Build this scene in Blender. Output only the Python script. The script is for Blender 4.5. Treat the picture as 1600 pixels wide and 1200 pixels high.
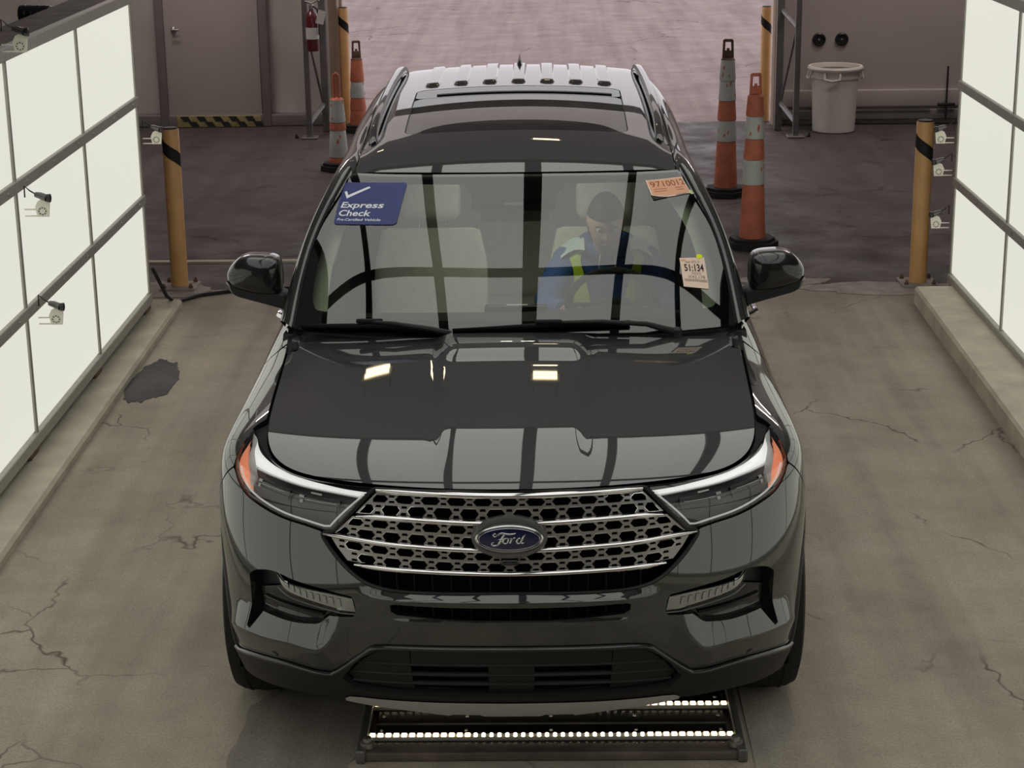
import bpy, bmesh, math, random
import numpy as np
from mathutils import Vector, Matrix
from mathutils.geometry import delaunay_2d_cdt

for _o in list(bpy.data.objects): bpy.data.objects.remove(_o)
SC = bpy.context.scene
COL = SC.collection

# ------------------------------------------------------------------ camera
CAM_LOC = Vector((.1084, -5.4179, 3.0188)); CAM_PITCH = .2923913; CAM_YAW = -.0172979; CAM_ROLL = -.0130652
_f = Vector((math.sin(CAM_YAW)*math.cos(CAM_PITCH), math.cos(CAM_YAW)*math.cos(CAM_PITCH), -math.sin(CAM_PITCH)))
_r = Vector((math.cos(CAM_YAW), -math.sin(CAM_YAW), 0)); _u = _r.cross(_f)
_r2 = math.cos(CAM_ROLL)*_r+math.sin(CAM_ROLL)*_u; _u2 = -math.sin(CAM_ROLL)*_r+math.cos(CAM_ROLL)*_u
cam = bpy.data.cameras.new('camera'); camo = bpy.data.objects.new('camera', cam); COL.objects.link(camo)
cam.sensor_fit = 'HORIZONTAL'; cam.sensor_width = 36; cam.lens = 2953.4*36/1600; cam.clip_end = 300
camo.matrix_world = Matrix(((_r2.x, _u2.x, -_f.x, CAM_LOC.x), (_r2.y, _u2.y, -_f.y, CAM_LOC.y), (_r2.z, _u2.z, -_f.z, CAM_LOC.z), (0, 0, 0, 1)))
SC.camera = camo

# ------------------------------------------------------------------ sky, exposure
wd = bpy.data.worlds.new('overcast_sky'); SC.world = wd; wd.use_nodes = True
bg = wd.node_tree.nodes['Background']; bg.inputs[0].default_value = (.98, .94, .97, 1); bg.inputs[1].default_value = 1.05
SC.view_settings.view_transform = 'Standard'; SC.view_settings.look = 'None'
SC.view_settings.exposure = 0; SC.view_settings.gamma = 1; SC.view_settings.use_curve_mapping = False
PANEL_SIDE = .73; PANEL_TOP = 1.12          # radiance of the diffuser panels

# ------------------------------------------------------------------ materials
MATS = {}
def newmat(name):
    m = bpy.data.materials.new(name); m.use_nodes = True; MATS[name] = m
    n = m.node_tree.nodes; return m, m.node_tree, n['Principled BSDF']
def pm(name, col, rough=.5, metal=0, coat=0, coat_ior=1.5, spec=.5, var=.0, scale=20, bump=0, bscale=60, coat_rough=.02, trans=0, sheen=0):
    """principled material; var adds procedural noise variation of the colour, bump fine relief"""
    m, t, b = newmat(name); N = t.nodes; L = t.links
    b.inputs['Base Color'].default_value = (*col, 1); b.inputs['Roughness'].default_value = rough; b.inputs['Metallic'].default_value = metal
    b.inputs['Coat Weight'].default_value = coat; b.inputs['Coat IOR'].default_value = coat_ior; b.inputs['Coat Roughness'].default_value = coat_rough
    b.inputs['Specular IOR Level'].default_value = spec
    if sheen: b.inputs['Sheen Weight'].default_value = sheen
    if var or bump:
        tc = N.new('ShaderNodeTexCoord')
    if var:
        nz = N.new('ShaderNodeTexNoise'); nz.inputs['Scale'].default_value = scale; nz.inputs['Detail'].default_value = 6
        L.new(tc.outputs['Object'], nz.inputs['Vector'])
        rp = N.new('ShaderNodeValToRGB'); rp.color_ramp.elements[0].position = .3; rp.color_ramp.elements[1].position = .7
        rp.color_ramp.elements[0].color = (*[c*(1-var) for c in col], 1); rp.color_ramp.elements[1].color = (*[min(1, c*(1+var)) for c in col], 1)
        L.new(nz.outputs['Fac'], rp.inputs['Fac']); L.new(rp.outputs['Color'], b.inputs['Base Color'])
    if bump:
        n2 = N.new('ShaderNodeTexNoise'); n2.inputs['Scale'].default_value = bscale; n2.inputs['Detail'].default_value = 4
        L.new(tc.outputs['Object'], n2.inputs['Vector'])
        bp = N.new('ShaderNodeBump'); bp.inputs['Strength'].default_value = bump; bp.inputs['Distance'].default_value = .01
        L.new(n2.outputs['Fac'], bp.inputs['Height']); L.new(bp.outputs['Normal'], b.inputs['Normal'])
    return m
def em(name, col, s):
    m, t, b = newmat(name); b.inputs['Base Color'].default_value = (.06, .06, .06, 1); b.inputs['Roughness'].default_value = .5
    b.inputs['Emission Color'].default_value = (*col, 1); b.inputs['Emission Strength'].default_value = s; return m
def glassm(name, tint, ior=1.55, rough=0.0):
    m, t, b = newmat(name); N = t.nodes; L = t.links; N.remove(b)
    tr = N.new('ShaderNodeBsdfTransparent'); tr.inputs[0].default_value = (*tint, 1)
    gl = N.new('ShaderNodeBsdfGlossy'); gl.inputs['Roughness'].default_value = rough
    fr = N.new('ShaderNodeFresnel'); fr.inputs['IOR'].default_value = ior
    mx = N.new('ShaderNodeMixShader'); L.new(fr.outputs[0], mx.inputs[0]); L.new(tr.outputs[0], mx.inputs[1]); L.new(gl.outputs[0], mx.inputs[2])
    L.new(mx.outputs[0], N['Material Output'].inputs['Surface']); return m

pm('black_satin', (.012, .012, .012), .22, 0, .6, 1.6, .4, coat_rough=.12)
pm('paint', (.0055, .0085, .0070), .5, 0, 1, 1.88, .3, var=.15, scale=900)
pm('gloss_black', (.006, .006, .0065), .3, 0, 1, 1.5, .3)
pm('black_plastic', (.012, .0115, .0118), .48, spec=.35, bump=.12, bscale=900)
pm('dark_void', (.003, .003, .003), .9, spec=.05)
pm('seal_rubber', (.006, .006, .006), .6, spec=.2)
pm('chrome', (.82, .81, .80), .07, 1)
pm('grille_silver', (.36, .35, .335), .36, .75, coat=.3)
pm('skid_silver', (.46, .45, .44), .42, .3)
pm('lamp_chrome', (.86, .87, .88), .16, .9)
pm('lamp_white', (.95, .95, .95), .25, 0, coat=.5)
pm('lamp_housing', (.10, .108, .106), .4, .2)
pm('fog_silver', (.85, .85, .80), .3, .1)
pm('emblem_blue', (.006, .010, .050), .25, .0, coat=1)
pm('emblem_grey', (.12, .116, .112), .35, .4, coat=.4)
pm('emblem_silver', (.60, .60, .60), .22, .9)
pm('tyre', (.011, .011, .011), .75, spec=.3, bump=.3, bscale=300)
pm('rim', (.20, .20, .20), .3, .9)
pm('interior_dark', (.030, .030, .031), .75, spec=.25, var=.1)
pm('interior_light', (.80, .77, .68), .8, spec=.2, var=.06)
pm('pillar_trim', (.84, .84, .74), .75, spec=.2)
pm('headliner', (.40, .39, .36), .9, spec=.1, var=.05)
pm('mirror_glass', (.7, .7, .7), .02, 1)
pm('steel_grey', (.26, .25, .25), .45, .6, var=.15, scale=12)
pm('alu_frame', (.42, .40, .35), .5, .1, var=.08, scale=30)
pm('screw', (.45, .43, .40), .3, .8)
pm('bollard_yellow', (.80, .46, .18), .5, var=.10, scale=6, coat=.15)
pm('bollard_black', (.010, .010, .011), .6)
pm('cone_orange', (.72, .225, .13), .6, var=.22, scale=9)
pm('cone_white', (.72, .75, .70), .55, var=.15, scale=7)
pm('cone_rubber', (.020, .019, .019), .8, var=.2)
pm('bin_plastic', (.80, .76, .68), .55, var=.06, scale=5)
pm('bin_inside', (.16, .11, .09), .8)
pm('wall_vinyl', (.56, .515, .475), .7, var=.07, scale=2.2, bump=.35, bscale=3)
pm('wall_panel', (.47, .415, .39), .6, var=.03, scale=3)
pm('wall_dark', (.10, .092, .088), .85, var=.1, scale=2)
pm('door_paint', (.50, .44, .415), .5, var=.03, scale=3)
pm('door_frame', (.22, .195, .195), .5, var=.1, scale=6)
pm('ceiling_dark', (.030, .028, .028), .9, var=.2, scale=1.5)
pm('concrete', (.57, .53, .42), .85, var=.16, scale=5, bump=.25, bscale=70)
pm('concrete_worn', (.36, .32, .28), .9, var=.25, scale=9, bump=.3, bscale=60)
pm('rust', (.17, .10, .07), .8, var=.3, scale=15)
pm('cable_black', (.012, .012, .012), .5)
pm('cam_white', (.95, .92, .78), .45)
pm('cam_black', (.02, .02, .022), .35)
pm('hazard_yellow', (.34, .28, .12), .6, var=.2, scale=30)
pm('hazard_black', (.025, .024, .024), .6)
pm('ext_red', (.13, .015, .022), .35, coat=.6)
pm('paper_white', (.72, .70, .66), .6)
pm('tan_board', (.42, .31, .23), .7, var=.1, scale=5)
pm('wood_dark', (.13, .10, .085), .75, var=.35, scale=8)
pm('decal_blue', (.058, .072, .205), .6, spec=.2)
pm('decal_white', (.86, .88, .92), .6, spec=.2)
pm('tag_orange', (.80, .42, .26), .6, spec=.2)
pm('tag_ink', (.24, .07, .03), .6, spec=.2)
pm('tag_peach', (.86, .66, .53), .6, spec=.2)
pm('tag_black', (.03, .028, .03), .6, spec=.2)
pm('tag_grey', (.26, .22, .20), .6, spec=.2)
pm('tag_green', (.66, .78, .40), .6, spec=.2)
pm('tag_yellow', (.80, .86, .02), .5, spec=.2)
pm('skin', (.60, .36, .27), .55, var=.06)
pm('hoodie_blue', (.05, .12, .33), .85, var=.15, scale=8, bump=.2, bscale=40)
pm('vest_lime', (.72, .95, .04), .7, var=.06)
pm('vest_orange', (.95, .12, .07), .6)
pm('vest_silver', (.70, .82, .78), .45, 0)
pm('cap_dark', (.02, .022, .03), .85)
pm('hair_dark', (.02, .015, .012), .7)
pm('trouser_dark', (.02, .022, .03), .85)
pm('lip', (.34, .15, .12), .5)
pm('eye_white', (.7, .7, .7), .3)
pm('plate_black', (.018, .017, .017), .38, .3, coat=.15, var=.3, scale=7)
pm('plate_rust', (.12, .095, .080), .65, .3, var=.45, scale=6)
pm('plate_edge', (.17, .165, .155), .45, .6, var=.3, scale=10)
em('light_panel', (1.0, .995, .88), PANEL_SIDE)
em('light_panel_top', (1.0, 1.0, .945), PANEL_TOP)
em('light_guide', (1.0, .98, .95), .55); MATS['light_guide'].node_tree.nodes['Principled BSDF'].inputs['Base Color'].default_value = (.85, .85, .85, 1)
em('outline_glow', (1.0, .98, .95), .28); MATS['outline_glow'].node_tree.nodes['Principled BSDF'].inputs['Base Color'].default_value = (.85, .85, .85, 1)  # glow standing in for the reflection on the chrome trim
em('amber_glow', (1.0, .34, .17), .40); MATS['amber_glow'].node_tree.nodes['Principled BSDF'].inputs['Base Color'].default_value = (.95, .40, .26, 1)  # glow added to the amber reflector to make it look bright
em('led', (1.0, .86, .62), 6.0)
em('led_end', (1.0, .80, .52), 3.2)
em('tube_light', (1.0, .78, .48), 9.0)
glassm('windshield_glass', (.84, .93, .80), 2.15)
glassm('side_glass', (.24, .26, .24), 1.5)
glassm('door_glass', (.72, .78, .70), 1.5)
glassm('roof_glass', (.42, .43, .42), 1.55)
glassm('lens', (.95, .96, .95), 1.75)

def sheet(name, col, trans):
    m, t, b = newmat(name); N = t.nodes; L = t.links; N.remove(b)
    d = N.new('ShaderNodeBsdfDiffuse'); d.inputs[0].default_value = (*col, 1); q = N.new('ShaderNodeBsdfTranslucent'); q.inputs[0].default_value = (*trans, 1)
    ad = N.new('ShaderNodeAddShader'); L.new(d.outputs[0], ad.inputs[0]); L.new(q.outputs[0], ad.inputs[1]); L.new(ad.outputs[0], N['Material Output'].inputs['Surface']); return m
sheet('tent_roof', (.12, .11, .11), (.06, .053, .053))
sheet('fill_bay', (.40, .38, .36), (.62, .57, .55))          # brighter roof bay, added out of view to let daylight onto the rear walls
def M(n): return MATS[n]

def ground_mat(name, base, dark, light, crack, seed, wet=0.0):
    m, t, b = newmat(name); N = t.nodes; L = t.links
    tc = N.new('ShaderNodeTexCoord'); mp = N.new('ShaderNodeMapping'); mp.inputs['Location'].default_value = (seed, seed*.7, 0)
    L.new(tc.outputs['Object'], mp.inputs['Vector'])
    def noise(s, d=6, r=.6):
        n = N.new('ShaderNodeTexNoise'); n.inputs['Scale'].default_value = s; n.inputs['Detail'].default_value = d; n.inputs['Roughness'].default_value = r
        L.new(mp.outputs['Vector'], n.inputs['Vector']); return n
    def ramp(src, a, c, ca, cb):
        r = N.new('ShaderNodeValToRGB'); r.color_ramp.elements[0].position = a; r.color_ramp.elements[1].position = c
        r.color_ramp.elements[0].color = (*ca, 1); r.color_ramp.elements[1].color = (*cb, 1); L.new(src, r.inputs['Fac']); return r
    def mix(fac, a, bb, mode='MIX'):
        x = N.new('ShaderNodeMixRGB'); x.blend_type = mode
        if isinstance(fac, float): x.inputs[0].default_value = fac
        else: L.new(fac, x.inputs[0])
        L.new(a, x.inputs[1])
        if isinstance(bb, tuple): x.inputs[2].default_value = (*bb, 1)
        else: L.new(bb, x.inputs[2])
        return x.outputs[0]
    big = ramp(noise(.75, 5).outputs['Fac'], .34, .66, dark, light)
    mid = ramp(noise(4.0, 8, .7).outputs['Fac'], .3, .7, tuple(c*.72 for c in base), tuple(min(1, c*1.22) for c in base))
    c = mix(.5, big.outputs[0], mid.outputs[0])
    gr = ramp(noise(95, 3, .8).outputs['Fac'], .35, .68, (.62, .62, .62), (1.25, 1.24, 1.22))
    c = mix(.55, c, gr.outputs[0], 'MULTIPLY')
    fr = noise(1.7, 4)
    # tyre-track streaks along the lane
    sm = N.new('ShaderNodeMapping'); sm.inputs['Scale'].default_value = (3.2, .16, 1); L.new(tc.outputs['Object'], sm.inputs['Vector'])
    sn = N.new('ShaderNodeTexNoise'); sn.inputs['Scale'].default_value = 1.6; sn.inputs['Detail'].default_value = 3; L.new(sm.outputs[0], sn.inputs['Vector'])
    st = ramp(sn.outputs['Fac'], .42, .64, (1, 1, 1), (.70, .68, .68))
    c = mix(.6, c, st.outputs[0], 'MULTIPLY')
    if crack:
        dn = N.new('ShaderNodeVectorMath'); dn.operation = 'SCALE'; dn.inputs['Scale'].default_value = .55; L.new(fr.outputs['Color'], dn.inputs[0])
        ad = N.new('ShaderNodeVectorMath'); L.new(mp.outputs['Vector'], ad.inputs[0]); L.new(dn.outputs[0], ad.inputs[1])
        vo = N.new('ShaderNodeTexVoronoi'); vo.feature = 'DISTANCE_TO_EDGE'; vo.inputs['Scale'].default_value = crack; L.new(ad.outputs[0], vo.inputs['Vector'])
        k = ramp(vo.outputs['Distance'], .0, .011, (1, 1, 1), (0, 0, 0))
        gate = ramp(noise(.9, 3).outputs['Fac'], .50, .60, (0, 0, 0), (1, 1, 1))
        kk = mix(1.0, k.outputs[0], gate.outputs[0], 'MULTIPLY')
        c = mix(kk, c, tuple(x*.35 for x in dark))
    L.new(c, b.inputs['Base Color'])
    rr = ramp(noise(2.2, 5).outputs['Fac'], .35, .7, (.55-wet,)*3, (.92,)*3); L.new(rr.outputs[0], b.inputs['Roughness'])
    b.inputs['Specular IOR Level'].default_value = .35
    bp = N.new('ShaderNodeBump'); bp.inputs['Strength'].default_value = .35; bp.inputs['Distance'].default_value = .01
    L.new(noise(70, 5, .8).outputs['Fac'], bp.inputs['Height']); L.new(bp.outputs[0], b.inputs['Normal']); return m
ground_mat('asphalt_front', (.47, .415, .335), (.315, .278, .228), (.53, .47, .38), 1.1, 3.3)
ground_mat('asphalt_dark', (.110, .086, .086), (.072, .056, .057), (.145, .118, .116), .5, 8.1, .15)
ground_mat('asphalt_out', (.37, .275, .265), (.32, .232, .226), (.425, .315, .305), .45, 1.9)
ground_mat('asphalt_stain', (.31, .275, .24), (.24, .212, .19), (.37, .33, .285), 1.4, 3.3)
ground_mat('slab_grey', (.45, .405, .345), (.36, .32, .275), (.50, .45, .385), 0, 6.2)
ground_mat('asphalt_patch', (.085, .078, .078), (.06, .055, .055), (.11, .10, .10), 0, 5.5)

# ------------------------------------------------------------------ object helpers
def link(o, parent=None):
    COL.objects.link(o)
    if parent is not None: o.parent = parent
    return o
def thing(name, label, cat, loc=(0, 0, 0), rotz=0, group=None):
    o = bpy.data.objects.new(name, None); link(o); o.location = loc; o.rotation_euler = (0, 0, rotz); o.empty_display_size = .1
    o['label'] = label; o['category'] = cat
    if group: o['group'] = group
    return o
def tag(o, label, cat, group=None):
    o['label'] = label; o['category'] = cat
    if group: o['group'] = group
    return o
def struct(o): o['kind'] = 'structure'; return o
def mobj(name, V, F, mat, parent=None, smooth=True, normals=None, angle=None):
    me = bpy.data.meshes.new(name)
    me.from_pydata([tuple(map(float, v)) for v in V], [], [tuple(int(i) for i in f) for f in F]); me.update()
    for m in (mat if isinstance(mat, (list, tuple)) else [mat]): me.materials.append(M(m) if isinstance(m, str) else m)
    if smooth: me.polygons.foreach_set('use_smooth', [True]*len(me.polygons))
    if normals is not None: me.normals_split_custom_set_from_vertices([tuple(map(float, n)) for n in normals])
    elif smooth and angle: me.set_sharp_from_angle(angle=math.radians(angle))
    return link(bpy.data.objects.new(name, me), parent)
class MB:
    """collects simple shapes into one mesh"""
    def __init__(s): s.V = []; s.F = []
    def add(s, V, F):
        n = len(s.V); s.V += [tuple(v) for v in V]; s.F += [tuple(i+n for i in f) for f in F]; return s
    def box(s, c, d, rot=None):
        V = [Vector((x*d[0]/2, y*d[1]/2, z*d[2]/2)) for x in (-1, 1) for y in (-1, 1) for z in (-1, 1)]
        if rot is not None: V = [rot @ v for v in V]
        V = [v+Vector(c) for v in V]
        return s.add(V, [(0, 1, 3, 2), (4, 6, 7, 5), (0, 4, 5, 1), (2, 3, 7, 6), (0, 2, 6, 4), (1, 5, 7, 3)])
    def bbox(s, a, b): return s.box([(p+q)/2 for p, q in zip(a, b)], [abs(q-p) for p, q in zip(a, b)])
    def rbox(s, c, d, r=.01, rot=None, seg=3):
        """box with rounded edges (superellipse-free: bevelled through bmesh)"""
        bm = bmesh.new(); bmesh.ops.create_cube(bm, size=1)
        for v in bm.verts: v.co = Vector((v.co.x*d[0], v.co.y*d[1], v.co.z*d[2]))
        bmesh.ops.bevel(bm, geom=bm.edges[:], offset=min(r, min(d)*.49), segments=seg, profile=.5, affect='EDGES')
        V = [(rot @ v.co if rot is not None else v.co)+Vector(c) for v in bm.verts]; bm.verts.index_update()
        F = [[v.index for v in f.verts] for f in bm.faces]; bm.free(); return s.add(V, F)
    def tube(s, P, r, n=10, cap=True, closed=False):
        P = [Vector(p) for p in P]; m = len(P); R = r if isinstance(r, (list, tuple)) else [r]*m
        V = []; up = None
        for i, p in enumerate(P):
            t = (P[(i+1) % m if closed else min(i+1, m-1)]-P[(i-1) % m if closed else max(i-1, 0)]).normalized()
            if up is None: up = t.orthogonal().normalized()
            up = (up-t*up.dot(t)).normalized(); w = t.cross(up)
            V += [p+R[i]*(math.cos(a)*up+math.sin(a)*w) for a in [2*math.pi*k/n for k in range(n)]]
        F = []
        for i in range(m if closed else m-1):
            j = (i+1) % m
            F += [(i*n+k, i*n+(k+1) % n, j*n+(k+1) % n, j*n+k) for k in range(n)]
        if cap and not closed: F += [tuple(range(n))[::-1], tuple((m-1)*n+k for k in range(n))]
        return s.add(V, F)
    def lathe(s, prof, c=(0, 0, 0), n=24, axis='z', cap=True, rot=None):
        V = []
        for r, h in prof:
            for k in range(n):
                a = 2*math.pi*k/n; v = Vector((r*math.cos(a), r*math.sin(a), h))
                if axis == 'x': v = Vector((h, v.x, v.y))
                if axis == 'y': v = Vector((v.x, h, v.y))
                if rot is not None: v = rot @ v
                V.append(v+Vector(c))
        m = len(prof); F = [(i*n+k, i*n+(k+1) % n, (i+1)*n+(k+1) % n, (i+1)*n+k) for i in range(m-1) for k in range(n)]
        if cap:
            if prof[0][0] > 1e-5: F.append(tuple(range(n))[::-1])
            if prof[-1][0] > 1e-5: F.append(tuple((m-1)*n+k for k in range(n)))
        return s.add(V, F)
    def grid(s, A, closed_u=False):
        """A: rows x cols of points"""
        a = len(A); b = len(A[0]); V = [tuple(p) for r in A for p in r]
        F = [(i*b+j, i*b+j+1, ((i+1) % a)*b+j+1, ((i+1) % a)*b+j) for i in range(a if closed_u else a-1) for j in range(b-1)]
        return s.add(V, F)
    def prism(s, poly, h0, h1, axis='z'):
        n = len(poly)
        def p(q, h): return {'z': (q[0], q[1], h), 'y': (q[0], h, q[1]), 'x': (h, q[0], q[1])}[axis]
        V = [p(q, h0) for q in poly]+[p(q, h1) for q in poly]
        F = [tuple(range(n))[::-1], tuple(range(n, 2*n))]+[(k, (k+1) % n, n+(k+1) % n, n+k) for k in range(n)]
        return s.add(V, F)
    def build(s, name, mat, parent=None, smooth=True, angle=40):
        me = bpy.data.meshes.new(name); me.from_pydata(s.V, [], s.F)
        bm = bmesh.new(); bm.from_mesh(me); bmesh.ops.recalc_face_normals(bm, faces=bm.faces[:]); bm.to_mesh(me); bm.free()
        me.update(); me.materials.append(M(mat) if isinstance(mat, str) else mat)
        if smooth:
            me.polygons.foreach_set('use_smooth', [True]*len(me.polygons)); me.set_sharp_from_angle(angle=math.radians(angle))
        return link(bpy.data.objects.new(name, me), parent)
def copy_tree(o, parent=None):
    c = o.copy(); COL.objects.link(c); c.parent = parent
    for ch in list(o.children): copy_tree(ch, c)
    return c
def sstep(a,b,x):
    t=np.clip((np.asarray(x,float)-a)/(b-a),0,1); return t*t*t*(t*(6*t-15)+10)
def spline1(xs,ys):
    xs=np.array(xs,float); ys=np.array(ys,float); n=len(xs); h=np.diff(xs)
    A=np.eye(n); r=np.zeros(n)
    for i in range(1,n-1):
        A[i,i-1]=h[i-1]; A[i,i]=2*(h[i-1]+h[i]); A[i,i+1]=h[i]
        r[i]=6*((ys[i+1]-ys[i])/h[i]-(ys[i]-ys[i-1])/h[i-1])
    M=np.linalg.solve(A,r)
    def f(x):
        x=np.asarray(x,float); i=np.clip(np.searchsorted(xs,x)-1,0,n-2)
        a=xs[i+1]-x; b=x-xs[i]; hh=h[i]
        s=(M[i]*a**3+M[i+1]*b**3)/(6*hh)+(ys[i]/hh-M[i]*hh/6)*a+(ys[i+1]/hh-M[i+1]*hh/6)*b
        # linear extrapolation
        lo=x<xs[0]; hi=x>xs[-1]
        s0=(ys[1]-ys[0])/h[0]-h[0]*(2*M[0]+M[1])/6; s1=(ys[-1]-ys[-2])/h[-1]+h[-1]*(M[-2]+2*M[-1])/6
        s=np.where(lo,ys[0]+s0*(x-xs[0]),s); s=np.where(hi,ys[-1]+s1*(x-xs[-1]),s); return s
    return f
class BS:
    """tensor cubic B-spline surface through (almost) the points of a net"""
    def __init__(s,net,mir_u0=False,mir_u1=False,it=2):
        P=np.array(net,float); s.n=P.shape[:2]; C=P.copy(); s.m0=mir_u0; s.m1=mir_u1
        for _ in range(it): C=C+(P-s._at_nodes(C))*.9
        s.P=s._pad(C)
    def _pad(s,C):
        M=np.array([-1,1,1.])
        a=C[1]*M if s.m0 else 2*C[0]-C[1]
        b=C[-2]*M if s.m1 else 2*C[-1]-C[-2]
        Q=np.concatenate([a[None],C,b[None]],0)
        return np.concatenate([(2*Q[:,0]-Q[:,1])[:,None],Q,(2*Q[:,-1]-Q[:,-2])[:,None]],1)
    def _at_nodes(s,C):
        Q=s._pad(C); R=(Q[:-2]+4*Q[1:-1]+Q[2:])/6; return (R[:,:-2]+4*R[:,1:-1]+R[:,2:])/6
    def __call__(s,u,v):
        u=np.asarray(u,float); v=np.asarray(v,float); sh=u.shape; u=u.ravel(); v=v.ravel()
        i=np.clip(np.floor(u).astype(int),0,s.n[0]-2); j=np.clip(np.floor(v).astype(int),0,s.n[1]-2)
        def w(t): return np.stack([(1-t)**3,3*t**3-6*t*t+4,-3*t**3+3*t*t+3*t+1,t**3],-1)/6
        a=w(u-i); b=w(v-j); o=np.zeros((len(u),3))
        for k in range(4):
            for l in range(4): o+=(a[:,k]*b[:,l])[:,None]*s.P[i+k,j+l]
        return o.reshape(sh+(3,))
# ---------------- bonnet height field
_P=spline1([-.05,0,.1,.3,.5,.8,1.1,1.4,1.7],[1.014,1.03,1.055,1.085,1.102,1.125,1.147,1.168,1.187])
def hood_z(x,y):
    x=np.abs(np.asarray(x,float)); y=np.asarray(y,float)
    s=y-.045-.375*x*x
    z=_P(s)+.055*x**4*(1-sstep(-.1,1.1,s))-.032*x*x
    wd=.245+.035*np.clip((y-.4)/.9,0,1)
    z=z+.010*(1-sstep(wd-.045,wd+.030,x))*sstep(.05,.50,s)
    z=z+.017*(1-sstep(.20,.31,x))*sstep(1.02,1.22,y)-.010*sstep(1.2,1.38,y)*(1-sstep(.20,.31,x))
    return z
# ---------------- wrapped lower body
FR=[(0,0),(.23,.008),(.44,.036),(.62,.088),(.77,.165),(.885,.27),(.955,.39),(.99,.53),(1.0,.70)]
SIDE=[.89,1.12,1.40,1.75,2.2,2.7,3.2,3.7,4.1,4.5]
RE=[(.985,4.76),(.93,4.90),(.75,5.0),(.4,5.04),(0,5.05)]
ROWS=[ # Y0 front, z front, z side, W at the wheel, W at the doors
 (.150,.225,.250,.945,.900),
 (.085,.310,.345,.972,.945),
 (.030,.430,.462,.980,.965),
 (.004,.560,.590,.982,.975),
 (.006,.680,.705,.988,.980),
 (.022,.790,.815,.993,.985),
 (.032,.890,.925,.984,.982),
 (.040,.975,1.035,.952,.960)]
TOP=[(0,.045),(.22,.063),(.42,.112),(.59,.180),(.705,.256),(.775,.360),(.805,.485),(.818,.635),(.826,.80),(.833,.98),(.840,1.18),(.850,1.42),
 (.880,1.75),(.905,2.2),(.915,2.7),(.915,3.2),(.905,3.7),(.89,4.1),(.86,4.5),(.82,4.74),(.76,4.86),(.62,4.93),(.33,4.97),(0,4.98)]
def _net():
    N=len(FR)+len(SIDE)+len(RE); net=np.zeros((N,9,3))
    for j,(Y0,zf,zs,W,D) in enumerate(ROWS):
        for i in range(N):
            if i<len(FR): fx,fy=FR[i]; x=fx*W; y=Y0+(fy)*(.70-Y0)/.70; z=zf+(zs-zf)*float(sstep(1.5,7.5,i))
            elif i<len(FR)+len(SIDE):
                y=SIDE[i-len(FR)]; k=float(sstep(1.1,1.9,y)-sstep(3.3,3.8,y)); x=W+(D-W)*k; z=zs
            else:
                fx,y=RE[i-len(FR)-len(SIDE)]; x=fx*W; y-= .06*float(sstep(3,8,j)); z=zs+(.02 if j else .1)
            net[i,j]=(x,y,z)
    for i,(x,y) in enumerate(TOP):
        z=float(hood_z(x,y)) if y<1.45 else 1.158+.03*float(sstep(1.5,4,y))
        net[i,8]=(x,y,z)
    return net
SNET=_net(); S0=BS(SNET,True,True)
def S(u,v):
    return S0(u,v)
def nrm(F,u,v,e=2e-3):
    u=np.asarray(u,float); v=np.asarray(v,float)
    a=F(u+e,v)-F(u-e,v); b=F(u,v+e)-F(u,v-e); n=np.cross(a,b); n/=np.linalg.norm(n,axis=-1,keepdims=True)+1e-12
    return n
# ---------------- windscreen and roof
WS=BS([[(0,1.365,1.158),(0,1.63,1.322),(0,1.90,1.476),(0,2.20,1.622)],
 [(.36,1.385,1.158),(.345,1.644,1.322),(.33,1.908,1.476),(.315,2.204,1.622)],
 [(.64,1.432,1.159),(.618,1.684,1.322),(.582,1.935,1.477),(.525,2.216,1.623)],
 [(.842,1.508,1.158),(.818,1.755,1.318),(.765,1.985,1.475),(.675,2.246,1.6255)]],True,False)
_RZ=spline1([2.2,2.4,2.7,3.1,3.6,4.1,4.5,4.8],[1.6225,1.674,1.722,1.757,1.777,1.783,1.772,1.742])
def roof_front(x): x=abs(x); return 2.20+.09*x**2+.03*x**4
def roof_z(x,y):
    x=np.abs(np.asarray(x,float)); y=np.asarray(y,float); b=sstep(2.15,2.95,y)
    yy=y-(.09*x**2+.03*x**4)*(1-sstep(2.2,3.2,y))
    return _RZ(yy)-(.000+.035*b)*(x/.62)**2-(.005+.045*b)*sstep(.55,.72,x)
# ================================================================== THE SETTING
struct(MB().bbox((-5.4, -9, -.2), (5.4, 6.85, 0)).build('floor', 'asphalt_front', None, False))
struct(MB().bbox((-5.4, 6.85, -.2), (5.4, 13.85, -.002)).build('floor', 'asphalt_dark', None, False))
struct(MB().bbox((-30, 13.85, -.2), (30, 70, -.004)).build('ground', 'asphalt_out', None, False))
struct(MB().add([(-5.6,-9,4.72),(5.6,-9,4.72),(5.6,11.4,4.72),(-5.6,11.4,4.72)],[(0,1,2,3)]).build('ceiling', 'tent_roof', None, False))
struct(MB().add([(-5.6,11.4,4.72),(5.6,11.4,4.72),(5.6,13.9,4.72),(-5.6,13.9,4.72)],[(0,1,2,3)]).build('ceiling', 'fill_bay', None, False))  # paler ceiling bay added to light the rear wall
struct(MB().bbox((-5.6, -9, 0), (-5.4, 13.9, 4.7)).build('wall_left', 'wall_dark', None, False))
struct(MB().bbox((5.4, -9, 0), (5.6, 13.9, 4.7)).build('wall_right', 'wall_dark', None, False))
struct(MB().bbox((-5.6, -9.2, 0), (5.6, -9, 4.7)).build('wall_front', 'wall_dark', None, False))
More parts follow.
